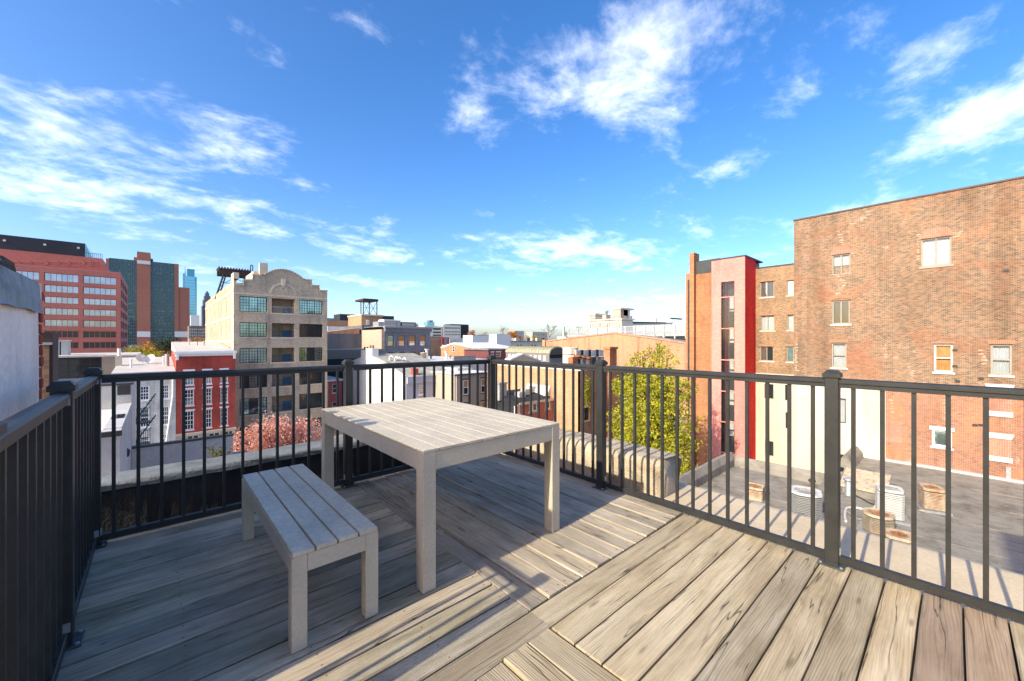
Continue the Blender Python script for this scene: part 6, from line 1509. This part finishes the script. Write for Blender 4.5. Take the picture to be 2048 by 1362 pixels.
# ------------------------------------------------------------------ trees
def tree(name, label, base, blobs, nleaf, size, lm, seed, trunk_r=.2, top=None, cat='tree', group=None, bark=None, fork=6):
    rn = random.Random(seed); t = thing(name, label, cat, base, group); b = Vector(base)
    tops = [Vector(c) for c, r in blobs]; cen = sum(tops, Vector())/len(tops)
    tm = MB(); fk = Vector((b.x*.6+cen.x*.4, b.y*.6+cen.y*.4, b.z+(cen.z-b.z)*.45)); tm.tube(b, fk, trunk_r, 8, trunk_r*.7)
    for c, r in blobs:
        c = Vector(c); mid = fk.lerp(c, .55)+Vector((rn.uniform(-.3, .3), rn.uniform(-.3, .3), .2)); tm.tube(fk, mid, trunk_r*.45, 6, trunk_r*.3); tm.tube(mid, c, trunk_r*.3, 5, trunk_r*.12)
        for _ in range(3):
            q = c+Vector((rn.uniform(-1, 1)*r[0], rn.uniform(-1, 1)*r[1], rn.uniform(-.6, 1)*r[2]))*.75; tm.tube(mid, q, trunk_r*.16, 4, trunk_r*.05)
    tm.build('trunk', bark or m_bark, t)
    vol = [r[0]*r[1]*r[2] for c, r in blobs]; sv = sum(vol)
    lmb = MB()
    for (c, r), v in zip(blobs, vol):
        n = int(nleaf*v/sv); cl = max(4, n//26)
        for _ in range(cl):
            d = Vector((rn.gauss(0, 1), rn.gauss(0, 1), rn.gauss(0, 1))).normalized(); k = rn.uniform(.35, 1.0)**.5*rn.uniform(.85, 1.12)
            cc = Vector((c[0]+d.x*r[0]*k, c[1]+d.y*r[1]*k, c[2]+d.z*r[2]*k)); sp_ = min(r)*.15+size*1.0
            leaves(lmb, [cc+Vector((rn.gauss(0, sp_), rn.gauss(0, sp_), rn.gauss(0, sp_*.7))) for _ in range(n//cl)], size, rn)
    leafmesh(lmb, 'crown', lm, t); return t
# yellow-green tree by the brick pier
X0t = 30.0
def tp(px, py, X): y, z = FX(px, py, X); return (X, y, z)
bl = []
for px, py, rr_ in ((1298, 800, 1.9), (1262, 770, 1.3), (1335, 790, 1.5), (1250, 840, 1.4), (1300, 870, 2.0), (1350, 850, 1.4), (1245, 900, 1.3), (1290, 930, 1.8), (1345, 920, 1.5), (1362, 780, .9), (1240, 775, .8), (1275, 735, 1.1), (1315, 745, 1.0), (1350, 738, .7), (1310, 700, .75), (1285, 712, .6), (1335, 715, .5), (1320, 685, .35), (1368, 890, 1.0), (1230, 870, .7)):
    bl.append((tp(px, py, X0t+rnd.uniform(-.6, .8)), (rr_, rr_*.95, rr_*1.05)))
tree('broadleaf_tree', 'tall yellow-green autumn tree between chimney and orange brick block', (31, yat(1305, 31), GZ), bl, 23000, .12, l_green, 2, .3)
Ys = 40.0
bl = []
for px, py, rr_ in ((500, 885, 1.5), (540, 868, 1.7), (580, 880, 1.9), (620, 872, 1.6), (560, 910, 2.0), (605, 915, 1.9), (515, 920, 1.7), (640, 895, 1.1), (480, 905, 1.0), (565, 855, 1.0), (610, 852, .9), (530, 858, .9), (555, 950, 2.0), (600, 950, 1.8)):
    x, z = FY(px, py, Ys); bl.append(((x, Ys+rnd.uniform(-1, 1), z), (rr_, rr_, rr_*.9)))
tree('street_tree', 'salmon pink autumn street tree in front of the loft', (xat(565, Ys), Ys, GZ), bl, 17000, .115, l_salmon, 3, .22)
for lab, px, py, Y, s_, lm, sd2, n_ in (('yellow-green tree left of the satellite dishes', 283, 712, 180, 5.2, l_yellow, 4, 1500), ('orange tree right of the satellite dishes', 320, 706, 190, 5.8, l_orange, 5, 1600), ('green-yellow tree behind the satellite dish', 305, 722, 170, 4.2, l_yellow, 6, 1200),
        ('dark conifer beside the loft roof', 338, 689, 150, 3.6, l_dark, 7, 1300), ('small orange tree left of the loft corner', 395, 690, 160, 4.0, l_orange, 8, 900), ('wide orange autumn tree on the middle skyline', 1022, 671, 240, 5.6, l_orange, 9, 1800), ('small orange tree right of the wide autumn tree', 1040, 674, 235, 3.0, l_orange, 10, 700),
        ('red autumn tree above the far white offices', 945, 667, 220, 3.4, l_red, 12, 700), ('golden shrubby tree before the far buff roof', 1072, 677, 200, 3.4, l_yellow, 13, 700), ('little yellow tree beside the bridge fence', 1130, 668, 160, 2.4, l_yellow, 14, 600), ('golden tree left of the tall flue', 1056, 675, 220, 2.6, l_orange, 15, 500)):
    x, z = FY(px, py, Y); bb_ = [((x+rnd.uniform(-.5, .5)*s_, Y+rnd.uniform(-.5, .5)*s_, z+rnd.uniform(-.25, .3)*s_), (s_*.55, s_*.55, s_*.42)) for _ in range(6)]
    tree('far_tree', lab, (x, Y, GZ), bb_, n_, s_*.075, lm, sd2, .3, group='far trees')
def bare(label, px, ybase, ytop, Y, spread, seed):
    rn = random.Random(seed); x, z = FY(px, ybase, Y); zt_ = zY(px, ytop, Y); t = thing('bare_tree', label, 'tree', (x, Y, GZ), 'bare trees on the skyline'); H_ = zt_-z
    tm = MB(); tm.tube((x, Y, GZ), (x, Y, z+H_*.1), H_*.035, 6, H_*.025); tm.build('trunk', m_bark_far, t); bm2 = MB()
    def grow(p, d, ln, r, lev):
        q = p+d*ln; bm2.tube(p, q, r, 4, r*.6, False)
        if lev == 0: return
        for _ in range(3 if lev > 1 else 3):
            nd = (d+Vector((rn.gauss(0, .45)*spread, rn.gauss(0, .45), rn.uniform(-.1, .35)))).normalized(); grow(p.lerp(q, rn.uniform(.55, 1)), nd, ln*rn.uniform(.6, .8), r*.55, lev-1)
    for _ in range(4): grow(Vector((x, Y, z+H_*.08)), Vector((rn.gauss(0, .35)*spread, rn.gauss(0, .35), 1)).normalized(), H_*.36, H_*.020, 4)
    bm2.build('branches', m_bark_far, t)
bare('bare tree above the white rooftop box on the skyline', 1003, 676, 648, 170, 1.2, 1); bare('tall bare tree beside the flue on the skyline', 1098, 678, 642, 150, 1.2, 2)
bare('thin bare tree left of the stone abutment', 1156, 668, 650, 200, .8, 3); bare('faint bare tree behind the stone abutment', 1214, 640, 618, 420, .8, 4); bare('small bare tree left of the autumn tree', 968, 678, 660, 210, 1.0, 5)
# weedy shrub on the parapet
sh = thing('shrub', 'weedy green and brown shrub rooted on the back parapet', 'shrub', (xat(440, 4.5), 4.5, .2))
sm = MB(); lb2 = MB(); rn = random.Random(9)
for k in range(26):
    px = rn.gauss(438, 13); b = Vector((xat(440, 4.5)+rn.uniform(-.07, .07), 4.46+rn.uniform(-.02, .06), .19)); x, z = FY(px, rn.uniform(893, 925), 4.5); q = Vector((x, 4.5+rn.uniform(-.08, .1), z)); sm.tube(b, q, .003, 4, .0015)
    leaves(lb2, [b.lerp(q, rn.uniform(.35, 1.05))+Vector((rn.gauss(0, .008), rn.gauss(0, .008), rn.gauss(0, .008))) for _ in range(26)], .010, rn)
sm.build('stems', m_bark, sh); leafmesh(lb2, 'leaves', leafmat('weed_leaves', [(.3, (.05,.06,.015)), (.5, (.15,.16,.04)), (.7, (.22,.12,.05))], 20), sh)

# ------------------------------------------------------------------ small things in the yard and street
yb_ = thing('yard_roof', 'small tan flat roof in the yard below the tan brick wall', 'roof', (33, 25, -9))
yx, yy = 31.0, yat(1138, 31.0); yz = zX(1138, 885, 31.0)
MB().box(yx-3, XB-.05, yy-3.5, Y0-.1, GZ, yz).build('slab', m_stucco_par, yb_)
bn = thing('yellow_bin', 'yellow plastic bin standing in the yard beyond the parapet', 'bin', (yx, yy, yz))
MB().prism([(yx-.5, yy-.2, yz), (yx-.5, yy+1.0, yz), (yx-.6, yy+1.1, yz+1.15), (yx-.6, yy-.3, yz+1.15)], (.95, 0, 0)).build('tub', M('yellow_plastic', (.75,.42,.02), .5, .08, 2), bn); MB().box(yx-.65, yx+.45, yy-.35, yy+1.15, yz+1.152, yz+1.25).build('lid', bpy.data.materials['yellow_plastic'], bn)
dr = thing('blue_drum', 'blue plastic drum standing beside the yellow bin', 'drum', (yx, yy-.8, yz))
MB().lathe((yx, yy-.85, yz), [(.30, 0), (.34, .1), (.36, .45), (.34, .85), (.28, .95), (.1, .98)], 14).build('body', M('blue_plastic', (.02,.18,.55), .4, .08, 2), dr, True); MB().lathe((yx+.1, yy-.85, yz+.981), [(.06, 0), (.06, .05), (.04, .06)], 8).build('bung', m_white, dr)
fnc = thing('yard_fence', 'rickety pale timber frame in the yard by the vine', 'fence', (yx+1, yy-2, yz))
for k in range(4): MB().box(yx-.05, yx+.05, yy-1.6-k*.6, yy-1.5-k*.6, yz, yz+.9+.3*(k % 2)).build('post', m_mortar, fnc)
MB().tube((yx, yy-1.5, yz+.5), (yx, yy-3.5, yz+.85), .05, 5).build('rail', m_mortar, fnc)
def car(label, x, y, col, rot=0):
    t = thing('parked_car', label, 'car', (x, y, GZ+.004), 'cars parked on the street')
    prof = [(-2.1, .35), (-2.15, .75), (-1.95, .95), (-1.3, 1.0), (-.75, 1.45), (.75, 1.47), (1.35, 1.05), (2.05, .9), (2.15, .65), (2.1, .35)]
    me = MB().prism([(x+a, y-.85, GZ+b) for a, b in prof], (0, 1.7, 0)); o = me.build('body', M('car_paint', col, .25, .03, 1, 0, .6), t)
    for s_ in (-1, 1):
        MB().prism([(x-1.15, y+s_*.855, GZ+1.02), (x-.7, y+s_*.855, GZ+1.38), (x+.7, y+s_*.855, GZ+1.40), (x+1.15, y+s_*.855, GZ+1.06)], (0, s_*.01, 0)).build('side_window', g_dark, t)
        for a in (-1.35, 1.35):
            w = MB().tube((x+a, y+s_*.70, GZ+.33), (x+a, y+s_*.88, GZ+.33), .32, 14).build('wheel', m_dark, t); MB().tube((x+a, y+s_*.881, GZ+.33), (x+a, y+s_*.895, GZ+.33), .2, 12).build('rim', m_galv, w)
        MB().box(x+2.08, x+2.16, y+s_*.6-.15, y+s_*.6+.15, GZ+.62, GZ+.75).build('headlight', m_white, t); MB().box(x-2.18, x-2.1, y+s_*.6-.15, y+s_*.6+.15, GZ+.68, GZ+.82).build('tail_light', M('tail_red', (.4,.02,.02), .3) if s_ < 0 else bpy.data.materials['tail_red'], t)
    MB().prism([(x+.80, y-.75, GZ+1.45), (x+1.32, y-.75, GZ+1.09), (x+1.34, y-.75, GZ+1.10), (x+.83, y-.75, GZ+1.47)], (0, 1.5, 0)).build('windscreen', g_dark, t)
xq = xat(668, 46)
car('white parked car in the street glimpsed past the table leg', xq+.5, 46, (.7,.7,.7)); car('silver parked car in the street behind the railing post', xq+6, 46, (.42,.42,.43))
